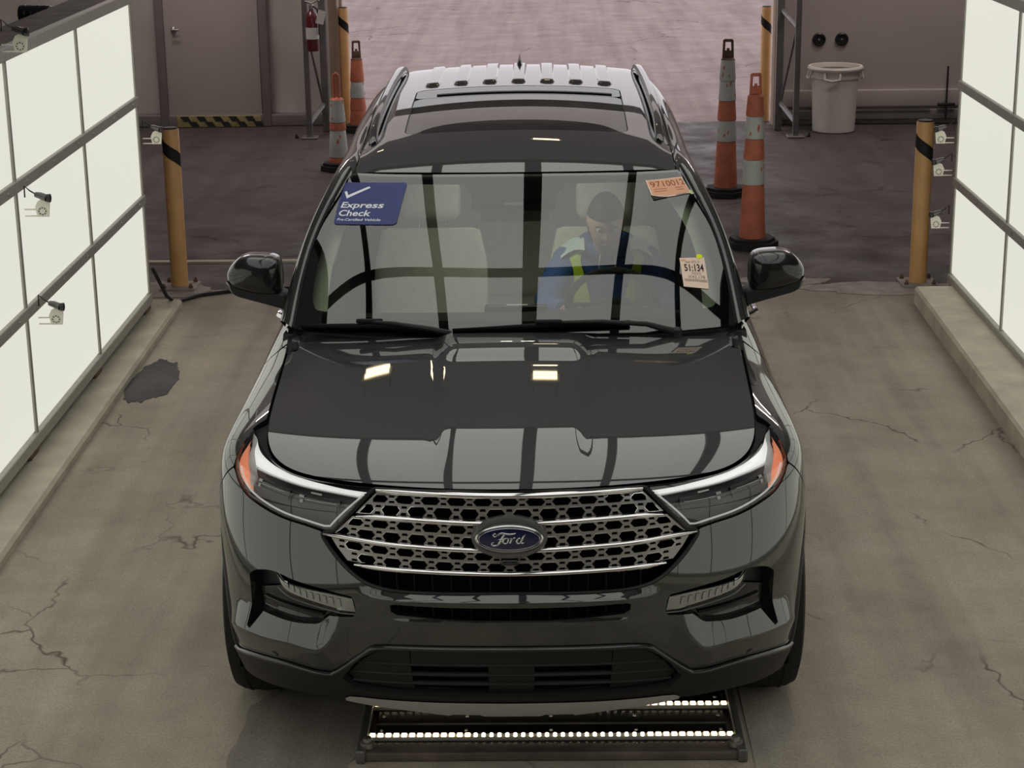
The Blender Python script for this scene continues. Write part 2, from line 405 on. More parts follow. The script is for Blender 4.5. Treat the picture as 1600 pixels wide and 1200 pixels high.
# rear wall: vinyl sheeting left of the exit, flat panel right of it, lintel above
def wavy_wall():
    A = []
    rnd = random.Random(4)
    ph = [rnd.uniform(0, 6) for _ in range(6)]
    for i in range(90):
        x = -5.4+3.50*i/89; row = []
        for j in range(40):
            z = .12+4.58*j/39
            d = .012*math.sin(x*5+z*2.1+ph[0])+.008*math.sin(x*11-z*4+ph[1])+.010*math.sin(z*7+x*1.5+ph[2])*math.exp(-z*.5)
            row.append((x, 13.93+d, z))
        A.append(row)
    return MB().grid(A)
wb = struct(MB().bbox((-5.4, 13.96, 0), (-1.9, 14.06, 4.7)).build('wall_back', 'wall_vinyl', None, False))
wavy_wall().build('vinyl_sheet', 'wall_vinyl', wb)
wr = struct(MB().bbox((2.52, 13.6, 0), (5.4, 13.75, 4.7)).build('wall_back', 'wall_panel', None, False))
MB().rbox((3.96, 13.585, .26), (2.88, .05, .17), .012).build('wainscot_band', 'wall_panel', wr)
MB().rbox((3.96, 13.565, .10), (2.88, .07, .10), .01).build('base_channel', 'door_frame', wr)
MB().bbox((3.2, 13.52, .135), (4.0, 13.56, .15)).build('base_lip', 'steel_grey', wr, False)
struct(MB().bbox((-1.9, 13.9, 4.3), (2.52, 14.05, 4.7)).build('wall_back', 'wall_dark', None, False))
struct(MB().rbox((-3.5, 13.88, .06), (3.2, .10, .12), .01).build('baseboard_back', 'door_frame'))
# door in the vinyl wall
dr = struct(MB().rbox((-3.22, 13.88, 1.12), (.96, .05, 2.06), .008).build('door_1', 'door_paint'))
for x in (-3.74, -2.69): MB().rbox((x, 13.865, 1.1), (.085, .10, 2.2), .01).build('door_frame', 'door_frame', dr)
MB().rbox((-3.215, 13.865, 2.19), (1.1, .10, .08), .01).build('door_frame', 'door_frame', dr)
MB().rbox((-3.215, 13.865, .10), (1.0, .06, .045), .01).build('door_sill', 'door_frame', dr)
hd = MB().lathe([(.028, 0), (.028, -.012), (.012, -.02), (.012, -.06)], (-3.60, 13.85, .985), 16, 'y').build('door_handle', 'screw', dr)
MB().rbox((-3.575, 13.79, .985), (.085, .016, .020), .006).build('lever', 'screw', hd)
# kerbs beside the lane
def kerb(poly, h, name):
    b = MB(); n = len(poly); c = .015
    cx = sum(p[0] for p in poly)/n
    inner = [(p[0]+(c if p[0] < cx else -c), p[1]) for p in poly]
    b.add([(p[0], p[1], 0) for p in poly]+[(p[0], p[1], h-c) for p in poly]+[(p[0], p[1], h) for p in inner],
          [(k, (k+1) % n, n+(k+1) % n, n+k) for k in range(n)]+[(n+k, n+(k+1) % n, 2*n+(k+1) % n, 2*n+k) for k in range(n)]+[tuple(range(2*n, 3*n))])
    return struct(b.build(name, 'concrete', None, True, 20))
kerb([(-2.80, -8.5), (-2.12, -8.5), (-2.185, 1.9), (-2.225, 6.42), (-2.80, 6.42)], .045, 'trim_1')
kerb([(2.25, -8.5), (3.2, -8.5), (3.2, 6.33), (2.48, 6.33), (2.435, 3.3)], .11, 'trim_2')
# worn concrete footings and a dark asphalt repair
def patch(name, c, rx, ry, mat, seed, h=.006, n=120, jag=.2):
    r = random.Random(seed); ph = [(f, r.uniform(0, 6.28), r.uniform(.5, 1)/f**.55) for f in (2, 3, 5, 8, 13, 21, 34)]
    P = []
    for k in range(n):
        a = 2*math.pi*k/n; q = 1+jag*sum(w*math.sin(f*a+p) for f, p, w in ph)*.7; P.append((c[0]+rx*q*math.cos(a), c[1]+ry*q*math.sin(a)))
    return struct(MB().prism(P, -.02, h).build(name, mat, None, False))
patch('floor_patch', (-2.085, 4.72), .125, .44, 'asphalt_patch', 3, .003)
patch('floor_patch', (2.30, 6.72), .45, .17, 'concrete_worn', 5)
patch('floor_patch', (1.70, 6.95), .30, .12, 'concrete_worn', 9, .004, 120, .3)
patch('floor_patch', (-2.45, 6.85), .34, .22, 'concrete_worn', 12)
patch('floor_patch', (-.74, .42), .20, .55, 'asphalt_stain', 21, .002)
struct(MB().bbox((-2.70, 7.64, -.02), (-1.2, 7.70, .012)).build('trim_3', 'concrete', None, False))
struct(MB().bbox((.80, -3.0, -.02), (.97, 1.6, .003)).build('trim_4', 'slab_grey', None, False))

# ------------------------------------------------------------------ light walls
def light_wall(label, x, s, seams, rows, group):
    """s=+1: the lit face looks towards +x"""
    t = thing('light_wall', label, 'light wall', (x, 0, 0), 0, group)
    y0, y1 = seams[-1], seams[0]
    MB().bbox((-s*.16, y0, rows[0]-.03), (-s*.055, y1, rows[-1]+.03)).build('back_box', 'black_plastic', t, False)
    zs = list(zip(rows[:-1], rows[1:])); ys = list(zip(seams[:-1], seams[1:]))
    first = None
    for (za, zb) in zs:
        for (ya, yb) in ys:
            if first is None:
                hy = abs(ya-yb)-.022; hz = zb-za-.05
                first = MB().rbox((0, 0, 0), (.022, hy, hz), .004, seg=1).build('light_panel', 'light_panel', t); o = first
            else:
                o = first.copy(); link(o, t); o.parent = t
            o.location = (-s*.035, (ya+yb)/2, (za+zb)/2)
    for i, z in enumerate(rows):
        hh = .058 if 0 < i < len(rows)-1 else .062
        zc = z if 0 < i < len(rows)-1 else (z+.012 if i else z-.012)
        b = MB().rbox((-s*.028, (y0+y1)/2, zc), (.05, y1-y0+.02, hh), .004, seg=1).build('frame_bar', 'alu_frame', t)
        if 0 < i < len(rows)-1:
            m = MB()
            for (ya, yb) in ys:
                for q in (.12, .5, .88): m.lathe([(.011, -.002), (.009, .003), (.001, .005)], (s*-.003, ya+(yb-ya)*q, zc), 8, 'x', rot=None)
            m.build('screw_row', 'screw', b)
    for y in seams:
        w = .030
        MB().rbox((-s*.030, y, (rows[0]+rows[-1])/2), (.036, w, rows[-1]-rows[0]), .003, seg=1).build('frame_post', 'alu_frame', t)
    MB().bbox((-s*.30, y0, rows[-1]-.02), (-s*.065, y1-.02, rows[-1]+.035)).build('top_beam', 'wood_dark', t, False)
    for y in seams:
        MB().rbox((-s*.05, y-.07, .075), (.07, .16, .06), .01).build('foot', 'rust', t)
    return t
ROWS_Z = [.13, .75, 1.365, 1.975]
light_wall('bright white panel wall with aluminium frame along the left kerb', -2.36, 1, [6.17-1.403*i for i in range(10)], ROWS_Z, 'light walls of the inspection lane')
light_wall('bright white panel wall with aluminium frame along the right kerb', 2.72, -1, [6.50-1.39*i for i in range(10)], ROWS_Z, 'light walls of the inspection lane')
# overhead light canopy that mirrors in the bonnet and the windscreen
def canopy():
    z = 3.4
    t = thing('light_canopy', 'overhead canopy of white light panels above the lane', 'light panel', (0, 0, z))
    xs = [-1.67, -1.09, -.51, .07, .65, 1.23, 1.81]; ys = [-4.53, -2.29, -.05, 2.19, 4.46]  # foremost row of panels added to light the front floor and chrome
    for i in range(6):
        for j in range(4):
            MB().bbox((xs[i]+.03, ys[j]+.03, 0), (xs[i+1]-.03, ys[j+1]-.03, .03)).build('light_panel', 'light_panel_top', t, False)
    for i, x in enumerate(xs):
        w = .100 if i == 3 else .062
        MB().rbox((x, (ys[0]+ys[-1])/2, -.005), (w, ys[-1]-ys[0]+.06, .05), .004, seg=1).build('frame_bar', 'interior_dark', t)
    for y in ys: MB().rbox(((xs[0]+xs[-1])/2, y, -.003), (xs[-1]-xs[0], .07, .05), .004, seg=1).build('frame_bar', 'interior_dark', t)
    MB().bbox((xs[0]-.04, ys[0]-.04, .03), (xs[-1]+.04, ys[-1]+.04, .12)).build('housing', 'black_plastic', t, False)
    for x in (xs[0], xs[-1]):
        for y in ys: MB().tube([(x, y, .12), (x, y, 1.29)], .012, 8).build('hanger', 'steel_grey', t)
canopy()
# twin tube fittings under the dark roof
def tube_fitting(loc, label):
    t = thing('tube_light', label, 'ceiling light', loc, 0, 'twin tube lights under the roof')
    MB().rbox((0, 0, .03), (.30, .18, .06), .01).build('housing', 'alu_frame', t)
    for y in (-.05, .05): MB().tube([(-.12, y, -.02), (.12, y, -.02)], .018, 10).build('tube', 'tube_light', t)
    for x in (-.12, .12): MB().tube([(x, 0, .06), (x, 0, 4.7-loc[2])], .006, 6).build('hanger', 'steel_grey', t)
tube_fitting((-1.53, 8.6, 4.5), 'twin tube ceiling light over the left side of the lane')
tube_fitting((.2, 8.1, 4.5), 'twin tube ceiling light over the lane centre')

# unseen fill lights added either side of the exit to brighten the rear walls
def rear_fill(loc, label, power):
    t = thing('rear_fill', label, 'ceiling light', loc, 0, 'added fill lights over the rear bay')
    MB().rbox((0, 0, .05), (1.4, .16, .08), .01).build('housing', 'alu_frame', t)
    for x in (-.6, .6): MB().tube([(x, 0, .08), (x, 0, 4.7-loc[2])], .006, 6).build('hanger', 'steel_grey', t)
    l = bpy.data.lights.new('rear_fill_lamp', 'AREA'); l.shape = 'RECTANGLE'; l.size = 1.3; l.size_y = .12; l.energy = power; l.color = (1.0, .90, .86)
    o = bpy.data.objects.new('rear_fill_lamp', l); link(o, t); o.location = (0, 0, .005)
rear_fill((-3.6, 10.6, 4.3), 'added fill light over the left rear bay', 26)
rear_fill((-3.6, 12.2, 4.3), 'added fill light in front of the left rear wall', 26)
rear_fill((3.9, 10.6, 4.3), 'added fill light over the right rear bay', 26)
rear_fill((3.9, 12.2, 4.3), 'added fill light in front of the right rear wall', 26)
# ================================================================== THINGS IN THE LANE
# ------------------------------------------------------------------ pit light tray
def light_tray():
    t = thing('floor_light_tray', 'black steel floor tray with two glowing LED strips under the front bumper', 'light tray', (.125, .25, 0))
    MB().rbox((0, .75, .012), (1.20, 1.5, .024), .004).build('tray', 'plate_black', t)
    MB().rbox((0, .030, .018), (1.28, .07, .032), .006).build('front_edge', 'plate_rust', t)
    MB().rbox((0, 1.45, .020), (1.28, .085, .036), .006).build('rear_edge', 'plate_rust', t)
    for s in (-1, 1):
        r = MB().rbox((s*.635, .74, .024), (.032, 1.52, .05), .008).build('side_rail', 'plate_edge', t)
        MB().lathe([(.024, 0), (.024, .018), (.014, .022), (.014, .034), (.001, .036)], (s*.615, .035, .038), 14).build('bolt', 'screw', r)
    for y in (.22, .50): MB().bbox((-.60, y-.002, .024), (.60, y+.002, .030)).build('tray_rib', 'plate_edge', t, False)
    for y in (.07, .175, .28, .42):
        for x in (-.58, -.29, 0, .29, .58): MB().lathe([(.007, 0), (.005, .004), (.001, .005)], (x, y, .024), 8).build('rivet', 'screw', t)
    blk = None; prs = None
    for y in (.115, .345):
        st = MB().rbox((0, y, .030), (1.245, .030, .014), .003).build('led_strip', 'alu_frame', t)
        n = 46
        for k in range(n):
            x = -.605+1.21*k/(n-1); end = k < 13 or k > n-12
            if end and blk is None: blk = o = MB().rbox((0, 0, 0), (.019, .024, .006), .003, seg=2).build('led', 'led_end', st)
            elif not end and prs is None: prs = o = MB().lathe([(.0065, 0), (.006, .003), (.001, .005)], (0, -.0068, -.002), 8).lathe([(.0065, 0), (.006, .003), (.001, .005)], (0, .0068, -.002), 8).build('led', 'led', st)
            else: o = (blk if end else prs).copy(); link(o, st); o.parent = st
            o.location = (x, y, .039)
light_tray()

# ------------------------------------------------------------------ bollards
def bollard(loc, h, r, label, rot, base=True):
    t = thing('bollard', label, 'bollard', loc, 0, 'yellow steel bollards')
    MB().lathe([(r, .0), (r, h-.01), (r-.006, h-.002)], n=28, cap=False).build('post', 'bollard_yellow', t)
    MB().lathe([(r-.004, h-.004), (r-.012, h+.004), (.001, h+.006)], n=28, cap=False).build('cap', 'bollard_black', t)
    # slanting black band
    A = []
    for i in range(20):
        a = rot-1.5+3.0*i/19; zc = h-.17-.055*(i/19-.5)*2.2
        A.append([((r+.0015)*math.cos(a), (r+.0015)*math.sin(a), zc+q) for q in (-.045, -.015, .015, .045)])
    MB().grid(A).build('black_band', 'bollard_black', t)
    if base:
        MB().rbox((0, 0, .010), (.24, .24, .018), .004).build('base_plate', 'concrete_worn', t)
        for x in (-.09, .09):
            for y in (-.09, .09): MB().lathe([(.014, 0), (.014, .016), (.008, .02), (.008, .03)], (x, y, .019), 6).build('bolt', 'rust', t)
bollard((-2.33, 6.92, 0), 1.08, .057, 'yellow bollard with black band at the end of the left light wall', -1.2)
bollard((2.60, 6.84, 0), 1.09, .057, 'yellow bollard with black band at the end of the right light wall', -1.9)
bollard((-1.865, 13.72, 0), 1.20, .050, 'far yellow bollard at the left side of the exit opening', -1.3, False)
bollard((2.38, 13.86, 0), 1.15, .052, 'far yellow bollard at the right side of the exit opening', -1.9, False)

# ------------------------------------------------------------------ traffic cones
def cone(loc, H, bands, hz, label, rb, rt, hand, seed, base=.19, grip='loop'):
    """bands: (z0, z1, material) from the base up to hz; then the grip"""
    t = thing('traffic_cone', label, 'traffic cone', loc, random.Random(seed).uniform(-.3, .3), 'tall traffic cones')
    n = 8; P = [(base*math.cos(math.pi/8+math.pi/4*k), base*math.sin(math.pi/8+math.pi/4*k)) for k in range(8)]
    b = MB(); b.prism(P, 0, .045); b.prism([(x*.86, y*.86) for x, y in P], .045, .07); b.build('rubber_base', 'cone_rubber', t, True, 30)
    rr = random.Random(seed)
    def rad(z): return rb+(rt-rb)*min(1, z/hz)
    for k, (z0, z1, m) in enumerate(bands):
        lip = .004
        prof = [(rad(z0)+lip, z0), (rad(z0)+lip+.002, z0+.012), (rad(z1)+.001, z1-.004), (rad(z1)-.006, z1)]
        MB().lathe(prof, n=24, cap=False).build('white_sleeve' if 'white' in m else 'orange_section', m, t)
        if 'white' in m:   # worn flakes on the sleeve
            f = MB()
            for q in range(3):
                a = rr.uniform(-2.6, -.5); zc = rr.uniform(z0+.03, z1-.02); w = rr.uniform(.15, .35); hh = rr.uniform(.012, .03)
                A = []
                for i in range(6):
                    aa = a+w*i/5; tt = math.sin(math.pi*i/5)
                    A.append([((rad(zc)+.006)*math.cos(aa), (rad(zc)+.006)*math.sin(aa), zc+e*hh*tt+.01*i/5) for e in (-1, 1)])
                f.grid(A)
            f.build('worn_flake', 'cone_orange', t)
    MB().lathe([(rt+.004, hz-.004), (rt*.8, hz+.012), (.001, hz+.014)], n=20, cap=False).build('top_collar', hand, t)
    zt = H; w = rt*.72
    if grip == 'loop':
        m = MB()
        m.prism([(-w, hz), (w, hz), (w*.82, zt), (-w*.82, zt)], -.010, .010, 'y')
        # frame: four bars instead of a solid plate
        m = MB(); th = .017
        m.rbox((0, 0, zt-th*.6), (w*1.75, .026, th*1.4), .006); m.rbox((0, 0, hz+(zt-hz)*.26), (w*2, .026, (zt-hz)*.36), .006)
        for s in (-1, 1):
            m.tube([(s*w*.95, 0, hz), (s*w*.80, 0, zt-.006)], th*.62, 8)
        m.tube([(0, 0, hz+(zt-hz)*.40), (0, 0, hz+(zt-hz)*.55)], .012, 8)
    else:
        m = MB().tube([(-.02, 0, hz), (-.02, 0, zt-.02), (0, 0, zt), (.02, 0, zt-.02), (.02, 0, hz)], .014, 10)
    m.build('grip', hand, t)
O, Wt = 'cone_orange', 'cone_white'
cone((1.63, 8.03, 0), 1.25, [(.07, .46, O), (.46, .64, Wt), (.64, .79, O), (.79, .95, Wt), (.95, 1.09, O)], 1.09, 'nearer orange cone with two white sleeves beside the passenger-side mirror of the car'.replace('passenger-side mirror of the car', 'right door mirror'), .092, .055, O, 2)
cone((1.62, 9.97, 0), 1.27, [(.07, .45, O), (.45, .62, Wt), (.62, .78, O), (.78, .94, Wt), (.94, 1.11, Wt)], 1.11, 'farther orange cone with three white sleeves right of the car', .092, .055, 'rust', 7)
cone((-1.70, 11.3, 0), .86, [(.07, .12, O), (.12, .36, Wt), (.36, .43, O), (.43, .63, Wt)], .63, 'short pale cone with thin orange grip left of the car', .085, .058, O, 11, .17, 'tube')
cone((-1.72, 13.45, 0), .90, [(.07, .22, O), (.22, .34, O), (.34, .50, Wt), (.50, .72, O)], .72, 'far orange cone with dark loop grip by the exit opening', .085, .055, 'rust', 15, .17)

# ------------------------------------------------------------------ rubbish bin
def bin_():
    t = thing('trash_can', 'round cream plastic trash can against the rear wall', 'trash can', (2.985, 13.18, 0))
    pr = [(.195, 0), (.205, .01), (.222, .45), (.226, .52), (.236, .525), (.238, .60), (.246, .605)]
    MB().lathe([(.001, 0)]+pr, n=36, cap=False).build('body', 'bin_plastic', t)
    MB().lathe([(.246, .605), (.268, .605), (.272, .622), (.262, .640), (.238, .640), (.225, .60), (.20, .30), (.001, .28)], n=36, cap=False).build('rim', 'bin_plastic', t)
    MB().lathe([(.224, .598), (.10, .585), (.001, .58)], n=30, cap=False).build('liner', 'bin_inside', t)
    for a in (math.pi*1.42, 0, math.pi):
        c, s = math.cos(a), math.sin(a); d = Vector((-s, c, 0)); n = Vector((c, s, 0))
        P = [n*.235+d*-.075+Vector((0, 0, .60)), n*.262+d*-.07+Vector((0, 0, .53)), n*.266+Vector((0, 0, .515)), n*.262+d*.07+Vector((0, 0, .53)), n*.235+d*.075+Vector((0, 0, .60))]
        MB().tube(P, .012, 8).build('handle', 'bin_plastic', t)
bin_()
# ------------------------------------------------------------------ wall outlets, steel frames, extinguisher, rod
def outlet(x, label):
    t = thing('wall_outlet', label, 'wall port', (x, 13.6, .845), 0, 'round black wall ports')
    MB().lathe([(.066, 0), (.066, -.02), (.052, -.028), (.048, -.012), (.001, -.012)], n=28, axis='y', cap=False).build('ring', 'cam_black', t)
    MB().lathe([(.012, -.010), (.010, -.024), (.001, -.026)], n=12, axis='y', cap=False).build('hub', 'screw', t)
outlet(2.875, 'round black wall port on the rear wall, nearer the exit')
outlet(3.10, 'round black wall port on the rear wall, farther from the exit')
def steel_frame(loc, s, label, tan):
    t = thing('steel_frame', label, 'steel frame', loc, 0, 'steel portal frames at the exit')
    MB().rbox((0, 0, 1.8), (.055, .055, 3.6), .006).build('post', 'steel_grey', t)
    MB().rbox((s*.12, .42, 1.8), (.07, .09, 3.6), .006).build('post', 'steel_grey', t)
    for z in (.22, 1.12, 2.0): MB().tube([(0, 0, z-.08), (s*.11, .42, z+.06)], .026, 8).build('cross_bar', 'steel_grey', t)
    MB().tube([(.0, .02, 1.1), (s*.10, .40, .28)], .014, 8).build('diagonal', 'steel_grey', t)
    MB().rbox((0, 0, .008), (.16, .16, .016), .004).build('foot_plate', 'steel_grey', t)
    for x in (-.06, .06): MB().lathe([(.018, 0), (.018, .02), (.01, .04)], (x+s*-.07, .0, 0), 8).build('anchor_bolt', 'cam_black', t)
    MB().rbox((s*(.20 if s > 0 else .10), .72, 2.1), (.09, .22, 4.2), .01).build('jamb', tan, t)
    return t
steel_frame((-2.165, 13.05, 0), 1, 'grey steel portal frame left of the exit carrying the extinguisher', 'tan_board')
steel_frame((2.565, 12.83, 0), -1, 'grey steel portal frame right of the exit beside the trash can', 'tan_board')
def extinguisher():
    t = thing('fire_extinguisher', 'red fire extinguisher with white tag on the steel frame', 'fire extinguisher', (-2.085, 12.935, .86))
    MB().lathe([(.001, 0), (.058, .004), (.062, .02), (.062, .32), (.050, .36), (.026, .385), (.024, .40)], n=24, cap=False).build('cylinder', 'ext_red', t)
    MB().lathe([(.0632, .12), (.0632, .23)], n=24, cap=False).build('label_band', 'paper_white', t)
    MB().lathe([(.024, .40), (.026, .43), (.018, .45), (.001, .452)], n=14, cap=False).build('valve', 'screw', t)
    MB().tube([(-.06, -.01, .475), (0, 0, .455), (.075, -.02, .49)], .010, 8).build('handle', 'screw', t)
    MB().tube([(.02, -.02, .43), (.06, -.03, .40), (.072, -.03, .30), (.07, -.03, .16)], .009, 8).build('hose', 'cam_black', t)
    MB().box((.095, -.065, .33), (.075, .002, .13), Matrix.Rotation(.25, 3, 'Y')).build('inspection_tag', 'paper_white', t, False)
    MB().tube([(-.05, .06, .30), (-.05, .0, .30)], .008, 6).build('bracket', 'steel_grey', t)
extinguisher()
rd = thing('wall_rod', 'thin dark rod with cross clamp standing at the rear wall', 'rod', (4.15, 13.50, 0))
MB().tube([(0, 0, .05), (0, 0, .58)], .010, 8).build('rod', 'cam_black', rd)
MB().rbox((0, .0, .20), (.17, .05, .03), .006).build('clamp', 'cam_black', rd)
# hazard strip along the door sill: alternating slanting blocks, two courses
hz = thing('hazard_strip', 'yellow and black striped hazard strip under the door', 'hazard strip', (-3.18, 13.80, 0))
MB().rbox((0, 0, .06), (.86, .02, .115), .003).build('backing', 'hazard_yellow', hz)
for c in range(2):
    for k in range(5):
        x = -.36+.165*k+(.082 if c else 0); z0 = .006+.054*(1-c); z1 = z0+.052
        MB().prism([(x, z0), (x+.08, z0), (x+.045, z1), (x-.035, z1)], -.013, -.009, 'y').build('black_block', 'hazard_black', hz, False)
# camera pods fixed to the light walls
def camera_pod(loc, s, label, top=False):
    t = thing('inspection_camera', label, 'camera', loc, 0, 'small cameras on white brackets'); t.scale = (.78, .78, .78)
    # bracket plate: a small plate facing the lens, with a ring of holes shown as dark dots
    P = [(-.035, -.06), (.035, -.06), (.045, .03), (.012, .055), (-.028, .035), (-.045, 0)]
    b = MB().prism([(s*x+s*.11, z) for x, z in P], -.006, .006, 'y').build('bracket_plate', 'cam_white', t, False)
    for k in range(8):
        a = k*math.pi/4; MB().lathe([(.0045, -.0075), (.001, -.0078)], (s*.108+.020*math.cos(a), 0, -.025+.020*math.sin(a)), 6, 'y', cap=False).build('hole', 'cam_black', b)
    MB().lathe([(.028, -.007), (.026, -.009), (.024, -.007)], (s*.108, 0, -.025), 20, 'y', cap=False).build('ring_plate', 'paper_white', b)
    for z in (-.055, -.015): MB().rbox((s*.04, 0, z), (.085, .010, .008), .002).build('arm', 'cam_white', t)
    MB().tube([(s*.07, .01, .075), (s*.10, -.0, .07), (s*.145, -.02, .058)], [.016, .021, .022], 12).build('camera_body', 'emblem_grey', t)
    MB().lathe([(.024, 0), (.026, .022), (.020, .024), (.001, .018)], (s*.145, -.02, .058), 14, 'x' , cap=False).build('lens', 'cam_black', t) if s > 0 else MB().lathe([(.024, 0), (.026, -.022), (.020, -.024), (.001, -.018)], (s*.145, -.02, .058), 14, 'x', cap=False).build('lens', 'cam_black', t)
    MB().tube([(s*.07, .01, .078), (s*.04, 0, .10), (s*.008, 0, .13), (s*.006, 0, .06)], .005, 6).build('cable', 'cam_black', t)
camera_pod((-2.34, 3.36, 1.27), 1, 'small camera on white bracket at the upper seam of the left light wall')
camera_pod((-2.34, 3.44, .72), 1, 'small camera on white bracket at the lower seam of the left light wall')
camera_pod((-2.34, 3.22, 2.06), 1, 'small camera on white bracket on top of the left light wall')
camera_pod((-2.36, 6.20, 1.14), 1, 'small camera on white bracket at the far edge of the left light wall')
camera_pod((2.72, 6.52, 1.04), -1, 'highest of three small cameras at the far edge of the right light wall')
camera_pod((2.72, 6.53, .83), -1, 'middle of three small cameras at the far edge of the right light wall')
camera_pod((2.72, 6.53, .49), -1, 'lowest of three small cameras at the far edge of the right light wall')
# motor barrel and hoses behind the left light wall
mt = thing('motor_barrel', 'black ribbed cylinder on a stand behind the left light wall', 'motor', (-3.0, 6.5, 0))
MB().lathe([(.001, -.14), (.052, -.14), (.058, -.13), (.058, .05), (.050, .055), (.050, .15), (.001, .155)], (0, 0, 1.865), 22, 'x', cap=False).build('barrel', 'cam_black', mt)
for q in (-.10, -.06, -.02, .02): MB().lathe([(.0575, q-.006), (.0605, q), (.0575, q+.006)], (0, 0, 1.865), 22, 'x', cap=False).build('barrel_rib', 'cam_black', mt)
for q in (-.08, .10): MB().tube([(q, 0, 0), (q, 0, 1.82)], .02, 10).build('stand', 'steel_grey', mt)
cb = tag(MB().tube([(-2.36, 6.22, .30), (-2.30, 6.30, .10), (-2.28, 6.45, .02), (-2.15, 6.66, .012), (-1.9, 6.80, .012), (-1.4, 6.85, .012), (-1.0, 6.85, .012)], .012, 8).build('cable', 'cable_black'), 'black cable running from the left light wall across the floor', 'cable')
# ================================================================== THE CAR: mesh tools
HL = [(7.032,7.706),(6.656,7.563),(6.257,7.414),(5.93,7.213),(5.72,6.991),(5.553,6.836),(5.2,6.559),(4.81,6.314),(4.317,6.174),(3.742,6.04),(3.217,5.97),(2.824,5.877),(2.659,5.866),(2.38,6.612),(2.018,7.885),(2.345,7.881),(2.876,7.9),(3.596,7.9),(4.498,7.9),(5.3,7.868),(6.266,7.785)]
GRB = [(2.857,5.785),(2.738,5.471),(2.526,5.036),(2.296,4.677),(2.043,4.418),(1.737,4.292),(1.301,4.249),(0.667,4.242)]
FOG = [(3.925,4.207),(3.77,4.01),(3.413,3.96),(2.779,3.936),(2.356,3.886),(2.304,3.489),(2.652,3.528),(3.104,3.608),(3.651,3.716),(3.875,3.888)]
PK = [(4.716,3.881),(4.538,4.074),(4.266,4.217),(3.911,4.288),(3.4,4.177),(2.921,4.104),(2.352,3.986),(2.301,3.85),(2.282,3.493),(2.33,3.412),(2.771,3.357),(2.974,3.107),(3.056,3.058),(3.522,2.99),(4.328,2.981),(4.634,2.44),(4.748,2.462),(4.725,3.25)]
LEDGE = [(2.258,3.389),(2.61,2.888),(2.972,2.444),(3.426,2.446),(4.065,2.411),(4.67,2.329),(5.671,2.103)]
CHU = [(6.183,7.759),(5.394,7.769),(4.648,7.843),(3.86,7.9),(3.045,7.834),(2.563,7.732),(2.142,7.674)]
CHL = [(5.731,7.553),(5.058,7.401),(4.63,7.437),(4.047,7.528),(3.494,7.54),(2.83,7.524),(2.278,7.434)]
AMB = [(6.307,7.62),(6.012,7.417),(5.719,7.108),(5.441,6.828),(5.112,6.604),(4.752,6.425),(4.944,6.981),(5.292,7.24)]
BARS = [[(0,7.69),(0.49,7.7),(0.946,7.738),(1.427,7.752),(1.965,7.761)],[(0,6.4),(0.487,6.416),(1.312,6.501),(1.809,6.534),(2.271,6.527)],[(0,5.49),(0.483,5.509),(1.195,5.576),(1.773,5.639),(2.302,5.728),(2.819,5.784)],[(0,4.775),(0.487,4.787),(1.292,4.831),(1.775,4.863),(2.257,4.93)]]
_ledge = spline1([p[0] for p in LEDGE], [p[1] for p in LEDGE])
def _ridge(d, up, dn, amp):
    a = np.sqrt(d*d+.0016)-.02
    k = np.where(d > 0, 1-a/up, 1-a/dn); k = np.clip(k, 0, 1); return amp*k**1.25
def body_disp(u, v):
    u = np.abs(u)
    w1 = sstep(2.25, 3.0, u)*(1-sstep(5.0, 6.4, u))
    d = _ridge(v-_ledge(np.clip(u, 2.26, 6.2)), .72, .95, .034)*w1
    d = d+_ridge(v-4.00, .26, .55, .013)*(1-sstep(1.5, 2.3, u))           # lip under the grille
    d = d+_ridge(v-3.36, .16, .5, .008)*(1-sstep(1.5, 1.9, u))            # lip under the slot
    return d
def BODY(u, v):
    """whole wrapped body side: negative u is the car's mirrored half"""
    u = np.asarray(u, float); v = np.asarray(v, float); a = np.abs(u)
    P = S0(a, v); n = nrm(S0, a, v); n = n*np.where(n[..., 0:1]*P[..., 0:1]-n[..., 1:2]*np.where(P[..., 1:2] < 2.5, 1, -1) < 0, -1, 1)
    P = P+n*body_disp(a, v)[..., None]
    return P*np.stack([np.where(u < 0, -1., 1.), np.ones_like(u), np.ones_like(u)], -1)
def off(F, d):
    """surface F pushed inwards by d along its outward normal"""
    def G(u, v): return F(u, v)-outn(F, u, v)*d
    return G
def outn(F, u, v):
    n = nrm(F, u, v, 4e-3); P = F(u, v); c = np.array([0, 2.4, .75]); s = np.sign(((P-c)*n).sum(-1, keepdims=True)); return n*np.where(s == 0, 1, s)
def inpoly(P, poly):
    x, y = P[:, 0], P[:, 1]; r = np.zeros(len(P), bool); q = np.asarray(poly); n = len(q)
    for i in range(n):
        x0, y0 = q[i]; x1, y1 = q[(i+1) % n]
        if y0 == y1: continue
        c = ((y0 > y) != (y1 > y)); r ^= c & (x < (x1-x0)*(y-y0)/(y1-y0)+x0)
    return r
